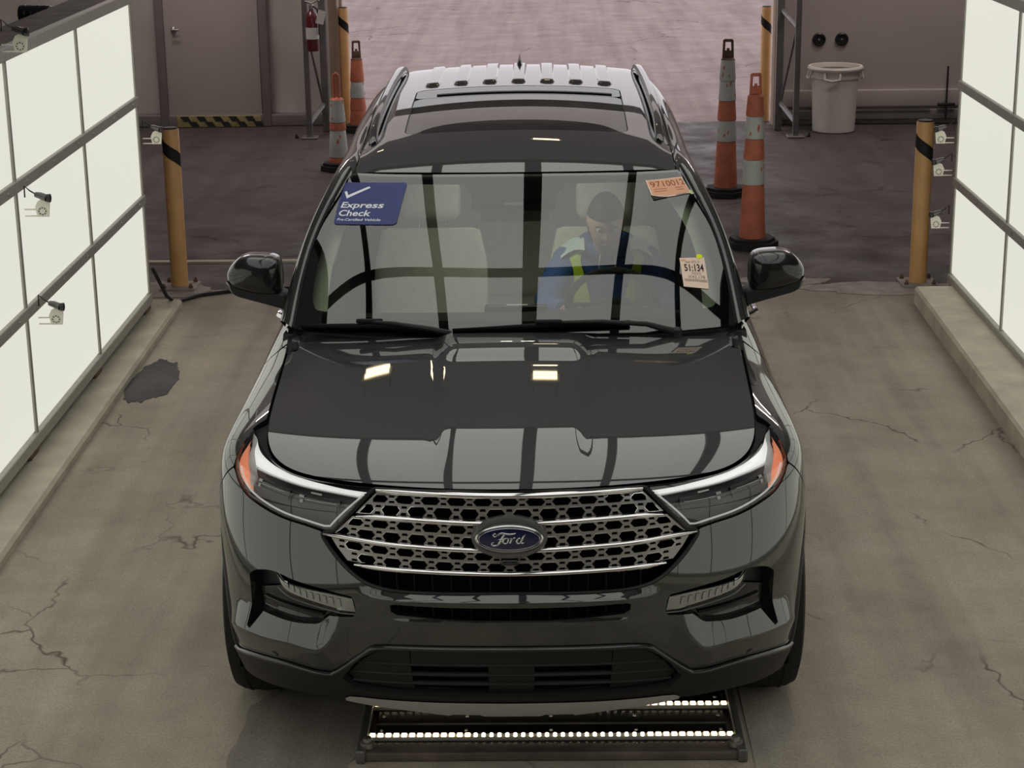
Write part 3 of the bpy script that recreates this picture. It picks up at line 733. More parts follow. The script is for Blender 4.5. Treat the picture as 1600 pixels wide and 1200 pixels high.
def resample(poly, step, closed=True, corner=38, smooth=True):
    P = [np.array(p, float) for p in poly]; n = len(P)
    cor = []
    for i in range(n):
        if not closed and i in (0, n-1): cor.append(True); continue
        a = P[i]-P[i-1]; b = P[(i+1) % n]-P[i]; la = np.linalg.norm(a); lb = np.linalg.norm(b)
        cor.append(bool(math.degrees(math.acos(max(-1, min(1, float(a@b)/(la*lb+1e-12))))) > corner))
    out = []
    for i in range(n if closed else n-1):
        p1 = P[i]; p2 = P[(i+1) % n]
        p0 = P[i-1] if not cor[i] else 2*p1-p2
        p3 = P[(i+2) % n] if not cor[(i+1) % n] else 2*p2-p1
        m = max(1, int(round(np.linalg.norm(p2-p1)/step)))
        for k in range(m):
            t = k/m
            if smooth: q = .5*((2*p1)+(-p0+p2)*t+(2*p0-5*p1+4*p2-p3)*t*t+(-p0+3*p1-3*p2+p3)*t**3)
            else: q = p1+(p2-p1)*t
            out.append(q)
    if not closed: out.append(P[-1])
    return np.array(out)
def triregion(outer, holes, step, extra=()):
    """constrained triangulation of a trimmed parameter domain; returns points, triangles, loops"""
    loops = [outer]+list(holes); pts = []; edges = []
    for l in loops:
        n0 = len(pts); pts += [tuple(p) for p in l]; edges += [(n0+i, n0+(i+1) % len(l)) for i in range(len(l))]
    for l in extra:
        n0 = len(pts); pts += [tuple(p) for p in l]; edges += [(n0+i, n0+i+1) for i in range(len(l)-1)]
    B = np.array(pts); lo = outer.min(0); hi = outer.max(0)
    gx = np.arange(lo[0]+step/2, hi[0], step); gy = np.arange(lo[1]+step/2, hi[1], step)
    G = np.stack(np.meshgrid(gx, gy, indexing='ij'), -1).reshape(-1, 2)
    k = inpoly(G, outer)
    for h in holes: k &= ~inpoly(G, h)
    G = G[k]
    if len(G):
        keep = np.ones(len(G), bool)
        for i in range(0, len(B), 64):
            d = ((G[:, None]-B[None, i:i+64])**2).sum(-1).min(1); keep &= d > (step*.45)**2
        G = G[keep]
    allp = [Vector(p) for p in pts]+[Vector(p) for p in G]
    V, E, F, ov, oe, of = delaunay_2d_cdt(allp, edges, [], 0, 1e-6)
    V = np.array([tuple(v) for v in V]); F = [tuple(f) for f in F if len(f) == 3]
    C = np.array([(V[a]+V[b]+V[c])/3 for a, b, c in F]); k = inpoly(C, outer)
    for h in holes: k &= ~inpoly(C, h)
    F = [f for f, q in zip(F, k) if q]
    # map loop vertices to output indices
    idx = {}
    for i, o in enumerate(ov):
        for q in o: idx[q] = i
    L = []; n0 = 0
    for l in loops: L.append([idx.get(n0+i, n0+i) for i in range(len(l))]); n0 += len(l)
    return V, F, L
def skin(name, F, outer, holes, step, mat, parent, flange=.012, hole_flange=None, extra=()):
    """trimmed skin on surface F with edges turned inwards"""
    outer = np.asarray(outer, float); holes = [np.asarray(h, float) for h in holes]
    V2, T, L = triregion(outer, holes, step, extra)
    P = F(V2[:, 0], V2[:, 1]); N = outn(F, V2[:, 0], V2[:, 1])
    # orient triangles
    a, b, c = (np.array([t[i] for t in T]) for i in range(3))
    fn = np.cross(P[b]-P[a], P[c]-P[a]); s = (fn*N[a]).sum(-1)
    T = [t if q > 0 else (t[0], t[2], t[1]) for t, q in zip(T, s)]
    VV = [p for p in P]; NN = [n for n in N]; FF = list(T); ctr = P.mean(0)
    for li, l in enumerate(L):
        d = flange if li == 0 else (hole_flange if hole_flange is not None else flange)
        if not d: continue
        n = len(l); base = len(VV)
        ft = []
        for i in range(n):
            t = P[l[(i+1) % n]]-P[l[i-1]]; t /= np.linalg.norm(t)+1e-12; ft.append(np.cross(t, N[l[i]]))
        # orientation: flange normal must point away from the skin (outside the region)
        mid = V2[l[0]]; 
        for i in range(n): VV.append(P[l[i]]); NN.append(ft[i])
        for i in range(n): VV.append(P[l[i]]-N[l[i]]*d); NN.append(ft[i])
        for i in range(n):
            j = (i+1) % n; FF.append((base+i, base+j, base+n+j, base+n+i))
        q2 = V2[l]; ar = float(np.sum(q2[:, 0]*np.roll(q2[:, 1], -1)-np.roll(q2[:, 0], -1)*q2[:, 1])); c0 = V2[l[0]]; e = 1e-3
        fu = F(np.array([c0[0]+e]), np.array([c0[1]]))-F(np.array([c0[0]-e]), np.array([c0[1]])); fv = F(np.array([c0[0]]), np.array([c0[1]+e]))-F(np.array([c0[0]]), np.array([c0[1]-e]))
        sg = (1 if ar > 0 else -1)*(1 if float((np.cross(fu, fv)*N[l[0]]).sum()) > 0 else -1)
        if li > 0: sg = -sg
        for i in range(2*n): NN[base+i] = NN[base+i]*sg
    return mobj(name, VV, FF, mat, parent, True, NN)
def sym(chain):
    """right-hand chain from bottom centre to top centre -> closed symmetric loop"""
    c = [tuple(p) for p in chain]; return np.array(c+[(-u, v) for u, v in reversed(c)])
def mir(poly): return np.array([(-u, v) for u, v in reversed([tuple(p) for p in poly])])
def shrink(poly, k):
    """inset a 2-D loop by k"""
    P = np.asarray(poly, float); n = len(P); ar = sum(P[i-1][0]*P[i][1]-P[i][0]*P[i-1][1] for i in range(n)); s = 1 if ar > 0 else -1
    out = []
    for i in range(n):
        a = P[i]-P[i-1]; b = P[(i+1) % n]-P[i]; a /= np.linalg.norm(a)+1e-12; b /= np.linalg.norm(b)+1e-12
        na = np.array([-a[1], a[0]])*s; nb = np.array([-b[1], b[0]])*s; m = na+nb; m /= np.linalg.norm(m)+1e-12
        out.append(P[i]+m*k/max(.5, float(m@na)))
    return np.array(out)
def inv_yz(y, z, u0, u1):
    U, V = np.meshgrid(np.linspace(u0, u1, 120), np.linspace(0, 7.2, 120), indexing='ij'); P = S0(U, V)
    k = np.unravel_index(((P[..., 1]-y)**2+(P[..., 2]-z)**2).argmin(), U.shape); u, v = U[k], V[k]
    for _ in range(10):
        f = lambda a, b: S0(np.array(a), np.array(b))[1:]
        e = f(u, v)-np.array([y, z]); h = 1e-4
        J = np.stack([(f(u+h, v)-f(u-h, v))/(2*h), (f(u, v+h)-f(u, v-h))/(2*h)], 1); s = np.linalg.lstsq(J, -e, rcond=1e-3)[0]
        s *= min(1, .2/(abs(s).max()+1e-9)); u += s[0]; v += s[1]
    return (float(u), float(v))
def ribbon(F, pts2, w, h, d0=0.0, nseg=6, closed=False):
    """rounded bar lying on surface F along a 2-D path; w: half width, h: height above the surface"""
    Q = np.asarray(pts2, float); P = F(Q[:, 0], Q[:, 1]); N = outn(F, Q[:, 0], Q[:, 1]); n = len(P); A = []
    for i in range(n):
        t = P[(i+1) % n if closed else min(i+1, n-1)]-P[i-1 if (closed or i) else 0]; t /= np.linalg.norm(t)+1e-12; b = np.cross(N[i], t); b /= np.linalg.norm(b)+1e-12
        ww = w[i] if hasattr(w, '__len__') else w
        A.append([P[i]+b*ww*math.cos(a)+N[i]*(h*math.sin(a)+d0) for a in [math.pi*k/nseg for k in range(nseg+1)]])
    return MB().grid(A, closed)
# ================================================================== THE CAR: body
CAR = thing('suv', 'dark green-black SUV facing the camera in the middle of the lane', 'car', (0, 0, 0))
ST = .13
archF = [inv_yz(.885+.445*math.cos(a), .39+.445*math.sin(a), 5.2, 11.2) for a in [math.radians(q) for q in np.linspace(-18, 198, 46)]]  # rear foot -> over -> front foot
archF = [p for p in archF if p[1] > .01]
archR = [inv_yz(3.915+.445*math.cos(a), .39+.445*math.sin(a), 13.5, 19.5) for a in [math.radians(q) for q in np.linspace(-18, 198, 46)]]
archR = [p for p in archR if p[1] > .01]
kA = min(range(len(archF)), key=lambda i: abs(float(BODY(np.array(archF[i][0]), np.array(archF[i][1]))[2])-.74)+(10 if float(BODY(np.array(archF[i][0]), np.array(archF[i][1]))[1]) > .885 else 0))
A = archF[kA]; front_arch = archF[kA:]           # from A down to the bumper foot
vB = front_arch[-1]
SK_OUT = [(2.829, 1.68), (3.341, 1.704), (3.967, 1.681), (4.807, 1.464), (5.7, 1.10)]
arch_up = [p for p in reversed(front_arch) if p[1] > .95]
bump_r = [(.0001, 2.70), (.689, 2.693), (1.80, 2.668), (2.06, 2.585), (2.70, 1.78)]+SK_OUT+[(arch_up[0][0]-.03, .98)]
chain = list(resample(bump_r, ST, False)) + [np.array(p) for p in arch_up] + list(resample([A, (5.62, 6.78), (5.50, 6.76), (5.217, 6.548), (4.82, 6.30), (4.322, 6.155), (3.744, 6.016), (3.218, 5.943), (2.90, 5.86)], ST, False)[1:]) + list(resample(GRB+[(.0001, 4.236)], ST, False))
pk = resample(PK, .09); slot = resample(sym([(.0001, 3.475), (.677, 3.48), (1.60, 3.575), (1.69, 3.66), (1.70, 3.84), (1.64, 3.878), (.85, 3.841), (.0001, 3.83)]), .11)
ridge = []
for dv in (-.05, 0, .05):
    for s in (1, -1): ridge.append(np.array([(s*u, float(_ledge(u))+dv) for u in np.linspace(2.52, 5.6, 44)]))
    ridge.append(np.array([(u, 4.0+dv) for u in np.linspace(-1.6, 1.6, 40)]))
skin('bumper_cover', BODY, sym(chain), [pk, mir(pk), slot], .11, 'paint', CAR, .014, .05, ridge)
# black lower valance with the lower grille cut out of it
LGo = [(.0001, 1.13), (.725, 1.135), (1.7, 1.19), (2.40, 1.30), (2.60, 1.62), (2.30, 2.20), (2.0, 2.52), (1.80, 2.60), (.689, 2.635), (.0001, 2.64)]
bot = [(.0001, .60), (1.2, .62), (2.3, .66), (2.74, .68), (3.0, .66), (3.5, .62), (4.2, .46), (5.2, .24), (vB[0]-.05, .02)]
arch_lo = [p for p in reversed(front_arch) if p[1] <= .95]
vchain = list(resample(bot, ST, False)) + [np.array(p) for p in arch_lo] + list(resample([(arch_up[0][0]-.04, .96), (5.7, 1.07), (4.807, 1.434), (3.967, 1.651), (3.341, 1.674), (2.83, 1.65), (2.70, 1.75), (2.06, 2.55), (1.80, 2.638), (.689, 2.663), (.0001, 2.67)], ST, False))
VAL = off(BODY, -.010)
skin('lower_valance', VAL, sym(vchain), [resample(sym(LGo), .12)], ST, 'black_plastic', CAR, .02, .035)
_sk = resample([(6.05, 1.0), (5.7, 1.085), (4.807, 1.45), (3.967, 1.668), (3.341, 1.69), (2.84, 1.665), (2.70, 1.765), (2.06, 2.57), (1.80, 2.655), (.689, 2.68), (0, 2.685)], .08, False, 30)
ribbon(off(BODY, -.003), np.concatenate([_sk, mir(_sk)[1:]]), .0075, .011, 0, 8).build('valance_edge', 'black_satin', CAR)
lg = skin('lower_grille', off(BODY, .030), sym([(u*1.03, v+(.06 if v > 2 else -.06)) for u, v in LGo]), [], .2, 'dark_void', CAR, 0)
for v, ue in ((1.42, 2.45), (1.74, 2.56), (2.06, 2.38)):
    ribbon(off(BODY, .022), [(u, v+.05*math.cos(u*.6)) for u in np.linspace(-ue, ue, 60)], .007, .014).build('slat', 'black_plastic', lg)
for s in (-1, 1):
    skin('side_blank', off(BODY, .012), resample([(s*q[0], q[1]) for q in ([(1.42, 1.22), (2.36, 1.36), (2.52, 1.64), (2.24, 2.14), (1.96, 2.46), (1.46, 2.52)])], .15), [], .2, 'black_plastic', lg, .01)
skin('centre_blank', off(BODY, .012), resample([(-.32, 1.18), (.32, 1.18), (.32, 2.55), (-.32, 2.55)], .15), [], .2, 'black_plastic', lg, .01)
for s in (-1, 1): skin('top_blank', off(BODY, .012), resample([(s*q[0], q[1]) for q in ((.30, 2.12), (1.44, 2.12), (1.44, 2.56), (.30, 2.57))], .15), [], .2, 'black_plastic', lg, .01)
# silver skid plate
SKID = off(BODY, -.0135)
skl = [(.0001, .08), (.42, .08), (.47, .18), (.88, .19), (.93, .10), (1.35, .30), (1.8, .46), (2.2, .56), (2.46, .64), (2.62, .68), (2.62, .82), (2.52, .93), (2.30, .965), (1.2, .93), (.0001, .92)]
skin('skid_plate', SKID, sym(list(resample(skl, .10, False, 25, False))), [], .12, 'skid_silver', CAR, .03)
skin('undertray', lambda u, v: np.stack([np.asarray(u, float), np.asarray(v, float), np.full(np.shape(u), .235)], -1), np.array([(-.60, .50), (.60, .50), (.80, .8), (.80, 4.6), (-.80, 4.6), (-.80, .8)]), [], .5, 'dark_void', CAR, 0)
for s in (-1, 1):
    P = BODY(np.array(s*4.046), np.array(1.896)); n = outn(BODY, np.array(s*4.046), np.array(1.896))
    q = Vector((0, 0, 1)).rotation_difference(Vector(n)).to_matrix()
    MB().lathe([(.014, -.002), (.014, .0015), (.011, .003), (.001, .003)], P, 16, cap=False, rot=q).build('parking_sensor', 'gloss_black', CAR)
# dark duct behind the slot between the bumper bars
sl = skin('bumper_slot', off(BODY, .045), sym([(.0001, 3.40), (1.8, 3.48), (1.82, 3.95), (.0001, 3.92)]), [], .3, 'dark_void', CAR, 0)
for k in range(-6, 7): ribbon(off(BODY, .043), [(k*.27, 3.46), (k*.27, 3.88)], .003, .012).build('slot_rib', 'black_plastic', sl)

# ------------------------------------------------------------------ fenders
for s in (1, -1):
    over = archF[:kA+1]
    fch = [np.array(p) for p in over] + list(resample([A, (5.66, 6.82)], ST, False)[1:]) + list(resample([(5.66, 6.86), (5.74, 6.975), (5.92, 7.20), (6.19, 7.40), (6.53, 7.56), (6.84, 7.72), (6.95, 7.93)], ST, False)) + list(resample([(7.05, 7.965), (8.0, 7.965), (10.0, 7.965), (10.97, 7.965), (11.0, 7.4), (11.0, 4.0), (11.0, .02), (over[0][0]+.05, .02)], ST, False, smooth=False))
    fl = np.array(fch); fl = fl if s > 0 else mir(fl)
    skin('fender', BODY, fl, [], ST, 'paint', CAR, .014)
    # side body behind the front doors' shut line
    for nm, a, b in (('front_door', 11.04, 13.98), ('rear_door', 14.02, 16.3)):
        lp = [(a, .35), (b, .35), (b, 7.97), (a, 7.97)]
        if nm == 'rear_door':
            ar = [p for p in archR if p[0] < 16.3 and p[1] > .35]; ar = sorted(ar, key=lambda p: p[1])
            lp = [(a, .35)]+[p for p in ar]+[(16.3, 7.97), (a, 7.97)]
            lp = [np.array(q) for q in lp]; L2 = np.array(lp)
            L2 = np.concatenate([resample(lp[:2], .3, False, smooth=False)[:-1], np.array(ar), resample([ar[-1], (16.3, 7.97), (a, 7.97), (a, .35)], .3, False, smooth=False)[1:-1]])
        else: L2 = resample(lp, .25, smooth=False)
        d = skin(nm, BODY, L2 if s > 0 else mir(L2), [], .25, 'paint', CAR, .02)
        u = b-.35; P = [BODY(np.array(s*uu), np.array(6.75)) for uu in np.linspace(u-.55, u, 8)]
        n = outn(BODY, np.array(s*u), np.array(6.75))
        MB().tube([Vector(p)+Vector(n)*(.035 if 0 < i < 7 else -.005) for i, p in enumerate(P)], .012, 8).build('door_handle', 'chrome', d)
    sill = resample([(11.04, .0), (14.0, .0), (15.0, .0), (15.0, .32), (14.0, .32), (11.04, .32)], .3, smooth=False)
    skin('sill', VAL, sill if s > 0 else mir(sill), [], .3, 'black_plastic', CAR, .03)
    ar = [p for p in archR if p[0] >= 16.34]; ar2 = sorted(ar, key=lambda p: p[0])
    quart = np.concatenate([np.array(ar2), resample([(ar2[-1][0]+.02, .05), (19.5, .05), (19.5, 7.97), (16.34, 7.97)], .3, False, smooth=False)])
    skin('quarter_panel', BODY, quart if s > 0 else mir(quart), [], .25, 'paint', CAR, .02)
    # black wheel-arch mouldings
    for arch in (archF, archR):
        pts = [(s*u, v) for u, v in arch]
        ribbon(BODY, pts, .022, .010, -.002).build('arch_moulding', 'black_plastic', CAR)
# rear end
N_U = SNET.shape[0]-1
rear = [(19.54, .05), (N_U, .05), (N_U, 7.9), (19.54, 7.9)]
for s in (1, -1):
    rr = resample(rear, .3, smooth=False); skin('tailgate', BODY, rr if s > 0 else mir(rr), [], .3, 'paint', CAR, 0)
    P = BODY(np.linspace(s*19.3, s*20.6, 12), np.full(12, 6.4)); MB().grid([[(p[0], p[1], p[2]-.06) for p in P*1.004], [(p[0], p[1], p[2]+.05) for p in P*1.004]]).build('tail_lamp', 'ext_red', CAR)

# ------------------------------------------------------------------ bonnet
def HOOD(x, y): x = np.asarray(x, float); y = np.asarray(y, float); return np.stack([x, y, hood_z(x, y)], -1)
top = S0(np.linspace(0, 10.85, 140), np.full(140, 8.0))[:, :2]
edge = [(max(0.0001, x-.006*min(1, max(0, (y-.2)/.2))), y+.010*(1-min(1, max(0, (y-.1)/.4)))) for x, y in top]
rearY = lambda x: 1.352+.10*(x/.84)**2+.02*(x/.84)**6
xr = edge[-1][0]
back = [(x, rearY(x)) for x in np.linspace(xr, .0001, 46)]
ch = [p for p in edge if p[1] < rearY(xr)-.015]+back
hood = skin('hood', HOOD, sym(ch), [], .022, 'paint', CAR, .018)
skin('hood_seal', off(BODY, .012), np.concatenate([resample([(-6.8, 7.55), (6.8, 7.55)], .2, False), resample([(6.8, 8.0), (-6.8, 8.0)], .2, False)]), [], .2, 'seal_rubber', CAR, 0)
for s in (1, -1):
    P = S0(np.linspace(6.2, 11.2, 40), np.full(40, 8.0)); 
    MB().grid([[(s*(p[0]-.03), p[1], p[2]-.022) for p in P], [(s*(p[0]+.01), p[1], p[2]-.022) for p in P]]).build('hood_gutter', 'seal_rubber', CAR)
MB().grid([[(x, rearY(abs(x))-.03, float(hood_z(x, 1.36))-.03) for x in np.linspace(-.88, .88, 40)], [(x, rearY(abs(x))+.03, 1.138) for x in np.linspace(-.88, .88, 40)], [(x, 1.42+.19*(abs(x)/.84)**2, 1.128) for x in np.linspace(-.88, .88, 40)]]).build('cowl_panel', 'black_plastic', CAR)

# ------------------------------------------------------------------ main grille
gr_top = [(.0001, 7.84), (.5, 7.845), (1.0, 7.87), (1.96, 7.83)]
gr_out = list(resample(list(reversed([(.0001, 4.236)]+list(reversed(GRB)))), ST, False))
GR = bpy.data.objects.new('grille', None); link(GR, CAR)
gout = [(.0001, 4.20)]+[(u, v-.03) for u, v in reversed(GRB)]+[(2.80, 5.86), (2.66, 5.90), (2.385, 6.62), (2.03, 7.80), (1.96, 7.86), (1.0, 7.90), (.0001, 7.88)]
skin('grille_backing', off(BODY, .045), sym(resample(gout, ST, False)), [], .2, 'dark_void', GR, 0)
fr = resample(gout[1:-1], .1, False, 60)
ribbon(off(BODY, .004), np.concatenate([fr, mir(fr)]), .0065, .010, 0, closed=True).build('grille_frame', 'black_plastic', GR)
barf = [spline1([p[0] for p in b], [p[1] for p in b]) for b in BARS]; bend = [b[-1][0] for b in BARS]
for k in range(4):
    us = np.linspace(-bend[k], bend[k], 90)
    w = .0100 if k == 0 else .0090
    tap = [w*min(1, .45+(bend[k]-abs(u))/.5) for u in us]
    ribbon(off(BODY, .004), [(u, float(barf[k](abs(u)))) for u in us], tap, .012, 0, 8).build('chrome_bar', 'chrome', GR)
# honeycomb inserts between the bars, holes cut through the plate
XT = np.linspace(0, 4.5, 200)
def u_of_x(x, v):
    xs = S0(XT, np.full(200, float(np.mean(v))))[:, 0]; return np.sign(x)*np.interp(np.abs(x), xs, XT)
def band_end(vv):   # outer limit of the opening at height v (|u|)
    pts = [(4.24, 1.55), (4.42, 2.0), (4.68, 2.27), (5.04, 2.50), (5.47, 2.70), (5.75, 2.80), (5.9, 2.60), (6.62, 2.34), (7.8, 1.98)]
    return float(np.interp(vv, [p[0] for p in pts], [p[1] for p in pts]))-.03
for k in range(3):
    def MAPB(a, b, k=k):      # a: metres across, b: 0..1 from the lower bar to the upper bar
        a = np.asarray(a, float); b = np.asarray(b, float)
        vm = float(barf[k](1.))*.5+float(barf[k+1](1.))*.5; u = u_of_x(a, vm); au = np.abs(u)
        v = barf[k+1](au)*(1-b)+barf[k](au)*b
        return BODY(u, v)-outn(BODY, u, v)*.010
    vm = float(barf[k](1.))*.5+float(barf[k+1](1.))*.5
    def xend(b):
        v0 = float(barf[k+1](1.9)); v1 = float(barf[k](1.9)); v = v0+(v1-v0)*b; return float(S0(np.array(band_end(v)), np.array(vm))[0])
    b0, b1 = .07, .95
    outl = [(-xend(b0), b0), (xend(b0), b0), (xend(.5), .5), (xend(b1), b1), (-xend(b1), b1), (-xend(.5), .5)]
    sc = .16          # working scale so that both axes have similar size in the triangulation
    outl = resample([(x, b*sc) for x, b in outl], .02, smooth=False)
    holes = []; pitch = .0815
    for row, bc in ((0, .695), (1, .255)):
        for m_ in range(-9, 10):
            xc = (m_+(.5 if row else 0))*pitch
            for (hw, hh, cut, dx, db) in ((.0300, .165, .45, 0, 0), (.0098, .048, 0, .5, .120), (.0098, .048, 0, .5, -.120)):
                cx = xc+dx*pitch; cb = bc+db
                if cut: poly = [(-hw, 0), (-hw+.011, -hh), (hw-.011, -hh), (hw, 0), (hw-.011, hh), (-hw+.011, hh)]
                else: poly = [(-hw, -hh), (hw, -hh), (hw*.8, hh), (-hw*.8, hh)]
                pl = []
                for p in poly:
                    lim = xend(cb+p[1])-.008; pl.append((max(-lim, min(lim, cx+p[0])), (cb+p[1])*sc))
                wdt = max(p[0] for p in pl)-min(p[0] for p in pl)
                if wdt < (.020 if cut else .012) or min(math.dist(pl[i], pl[i-1]) for i in range(len(pl))) < .0015: continue
                if max(pl[i][0] for i in range(len(pl)))-min(pl[i][0] for i in range(len(pl))) < 2*hw*.45: continue
                holes.append(np.array(pl))
    MP = lambda a, b, f=MAPB: f(a, np.asarray(b, float)/sc)
    ins = skin('mesh_insert', MP, outl, holes, .03, 'grille_silver', GR, .010, .005)
    rim = MB()
    for h in holes:
        if len(h) != 6: continue
        h2 = resample(h, .02, smooth=False); r_ = ribbon(MP, h2, .0016, .0022, 0, 3, True); rim.add(r_.V, r_.F)
    rim.build('hole_rims', 'chrome', ins)
# dark air dam visible under the lowest bar
for k in range(-7, 8): ribbon(off(BODY, .040), [(k*.27, 4.27), (k*.27, 4.72)], .003, .012).build('air_dam_rib', 'black_plastic', GR)
# ------------------------------------------------------------------ emblem
EMB = bpy.data.objects.new('emblem', None); link(EMB, CAR)
ec = BODY(np.array(0.), np.array(5.96)); en = outn(BODY, np.array(0.), np.array(5.96)); en = Vector(en); ex = Vector((1, 0, 0)); ez = en.cross(ex); ez = ez if ez.z > 0 else -ez
def E3(a, b, d): return Vector(ec)+ex*a+ez*b+en*d
def ell(rx, rz, d, n=56): return [E3(rx*math.cos(2*math.pi*k/n), rz*math.sin(2*math.pi*k/n), d) for k in range(n)]
def rings(L, cap=True):
    b = MB(); n = len(L[0]); V = [p for r in L for p in r]; F = [(i*n+k, i*n+(k+1) % n, (i+1)*n+(k+1) % n, (i+1)*n+k) for i in range(len(L)-1) for k in range(n)]
    if cap: F.append(tuple((len(L)-1)*n+k for k in range(n)))
    return b.add(V, F)
rings([ell(.118, .068, -.012), ell(.118, .068, .012), ell(.114, .064, .020), ell(.104, .054, .022), ell(.100, .050, .018)]).build('emblem_surround', 'emblem_grey', EMB)
rings([ell(.106, .045, .018), ell(.105, .044, .026), ell(.101, .040, .029), ell(.097, .037, .026)]).build('emblem_ring', 'emblem_silver', EMB)
rings([ell(.0965, .0365, .024), ell(.0955, .0355, .029), ell(.05, .018, .031)]).build('emblem_field', 'emblem_blue', EMB)
fine = MB().tube(ell(.0935, .0340, .030), .0011, 6, closed=True).build('emblem_line', 'emblem_silver', EMB)
def stroke(name, pts, ws):
    """flat calligraphic stroke: points in emblem millimetres, half widths"""
    q = resample([(x, y) for x, y in pts], 1.4, False, 75); 
    cum = [0]
    for i in range(1, len(pts)): cum.append(cum[-1]+math.dist(pts[i-1], pts[i]))
    L = [0]
    for i in range(1, len(q)): L.append(L[-1]+float(np.linalg.norm(q[i]-q[i-1])))
    A = []
    for i in range(len(q)):
        t = q[min(i+1, len(q)-1)]-q[max(i-1, 0)]; t = t/(np.linalg.norm(t)+1e-9); w = float(np.interp(L[i]/L[-1]*cum[-1], cum, ws)); n = np.array([-t[1], t[0]])
        A.append([tuple(E3((q[i][0]+n[0]*w*e)/1000, (q[i][1]+n[1]*w*e)/1000, .0315+(.0012 if abs(e) < .9 else 0))) for e in (-1, -.3, .3, 1)])
    return MB().grid(A)
letters = [('letter_f', [[(-45, 16), (-51, 19), (-55, 15), (-53, 10), (-47, 10), (-38, 17), (-28, 20), (-14, 17.5), (0, 17), (12, 19), (16, 22)], [(-20, 17), (-27, 6), (-34, -8), (-42, -17), (-52, -20), (-59, -17), (-59, -11), (-53, -8)], [(-42, -1), (-33, 1), (-22, 1.5), (-17, 4)]], [[1.2, 1.6, 2.2, 2, 1.6, 2.4, 3, 2.6, 2.4, 2, .5], [2.6, 3.2, 3.4, 3, 2.6, 2.4, 1.8, 1.0], [.8, 1.6, 1.6, .6]]),
           ('letter_o', [[(-16, 4), (-23, 0), (-25, -9), (-19, -13), (-12, -10), (-9, -2), (-13, 4), (-16, 4), (-10, 3), (-2, 4)]], [[2, 2.6, 2.6, 2, 2.2, 2.4, 1.6, 1, .8, .8]]),
           ('letter_r', [[(-2, 4), (2, 1), (-1, -6), (-4, -12)], [(-1, -5), (4, 2), (10, 5), (13, 3)]], [[1, 2.4, 2.6, 2], [1, 1.6, 2.2, 1.6]]),
           ('letter_d', [[(28, 4), (21, 2), (17, -6), (19, -12), (25, -12), (31, -4), (33, 2)], [(44, 17), (38, 9), (32, -4), (31, -11), (36, -12), (42, -8)]], [[1.6, 2.2, 2.6, 2.2, 1.8, 1.6, 1], [1.4, 2.4, 2.8, 2.4, 1.6, .6]])]
for nm, sts, wss in letters:
    m = MB()
    for st_, w_ in zip(sts, wss):
        g = stroke(nm, [(x+6, y-1) for x, y in st_], w_); m.add(g.V, g.F)
    m.build(nm, 'emblem_silver', EMB)
cpos = E3(.0, -.080, .0); MB().rbox(cpos, (.058, .03, .022), .008).build('front_camera_housing', 'gloss_black', CAR)
MB().lathe([(.007, 0), (.007, -.004), (.001, -.006)], (cpos.x, cpos.y-.015, cpos.z), 14, 'y', cap=False).build('front_camera_lens', 'cam_black', CAR)

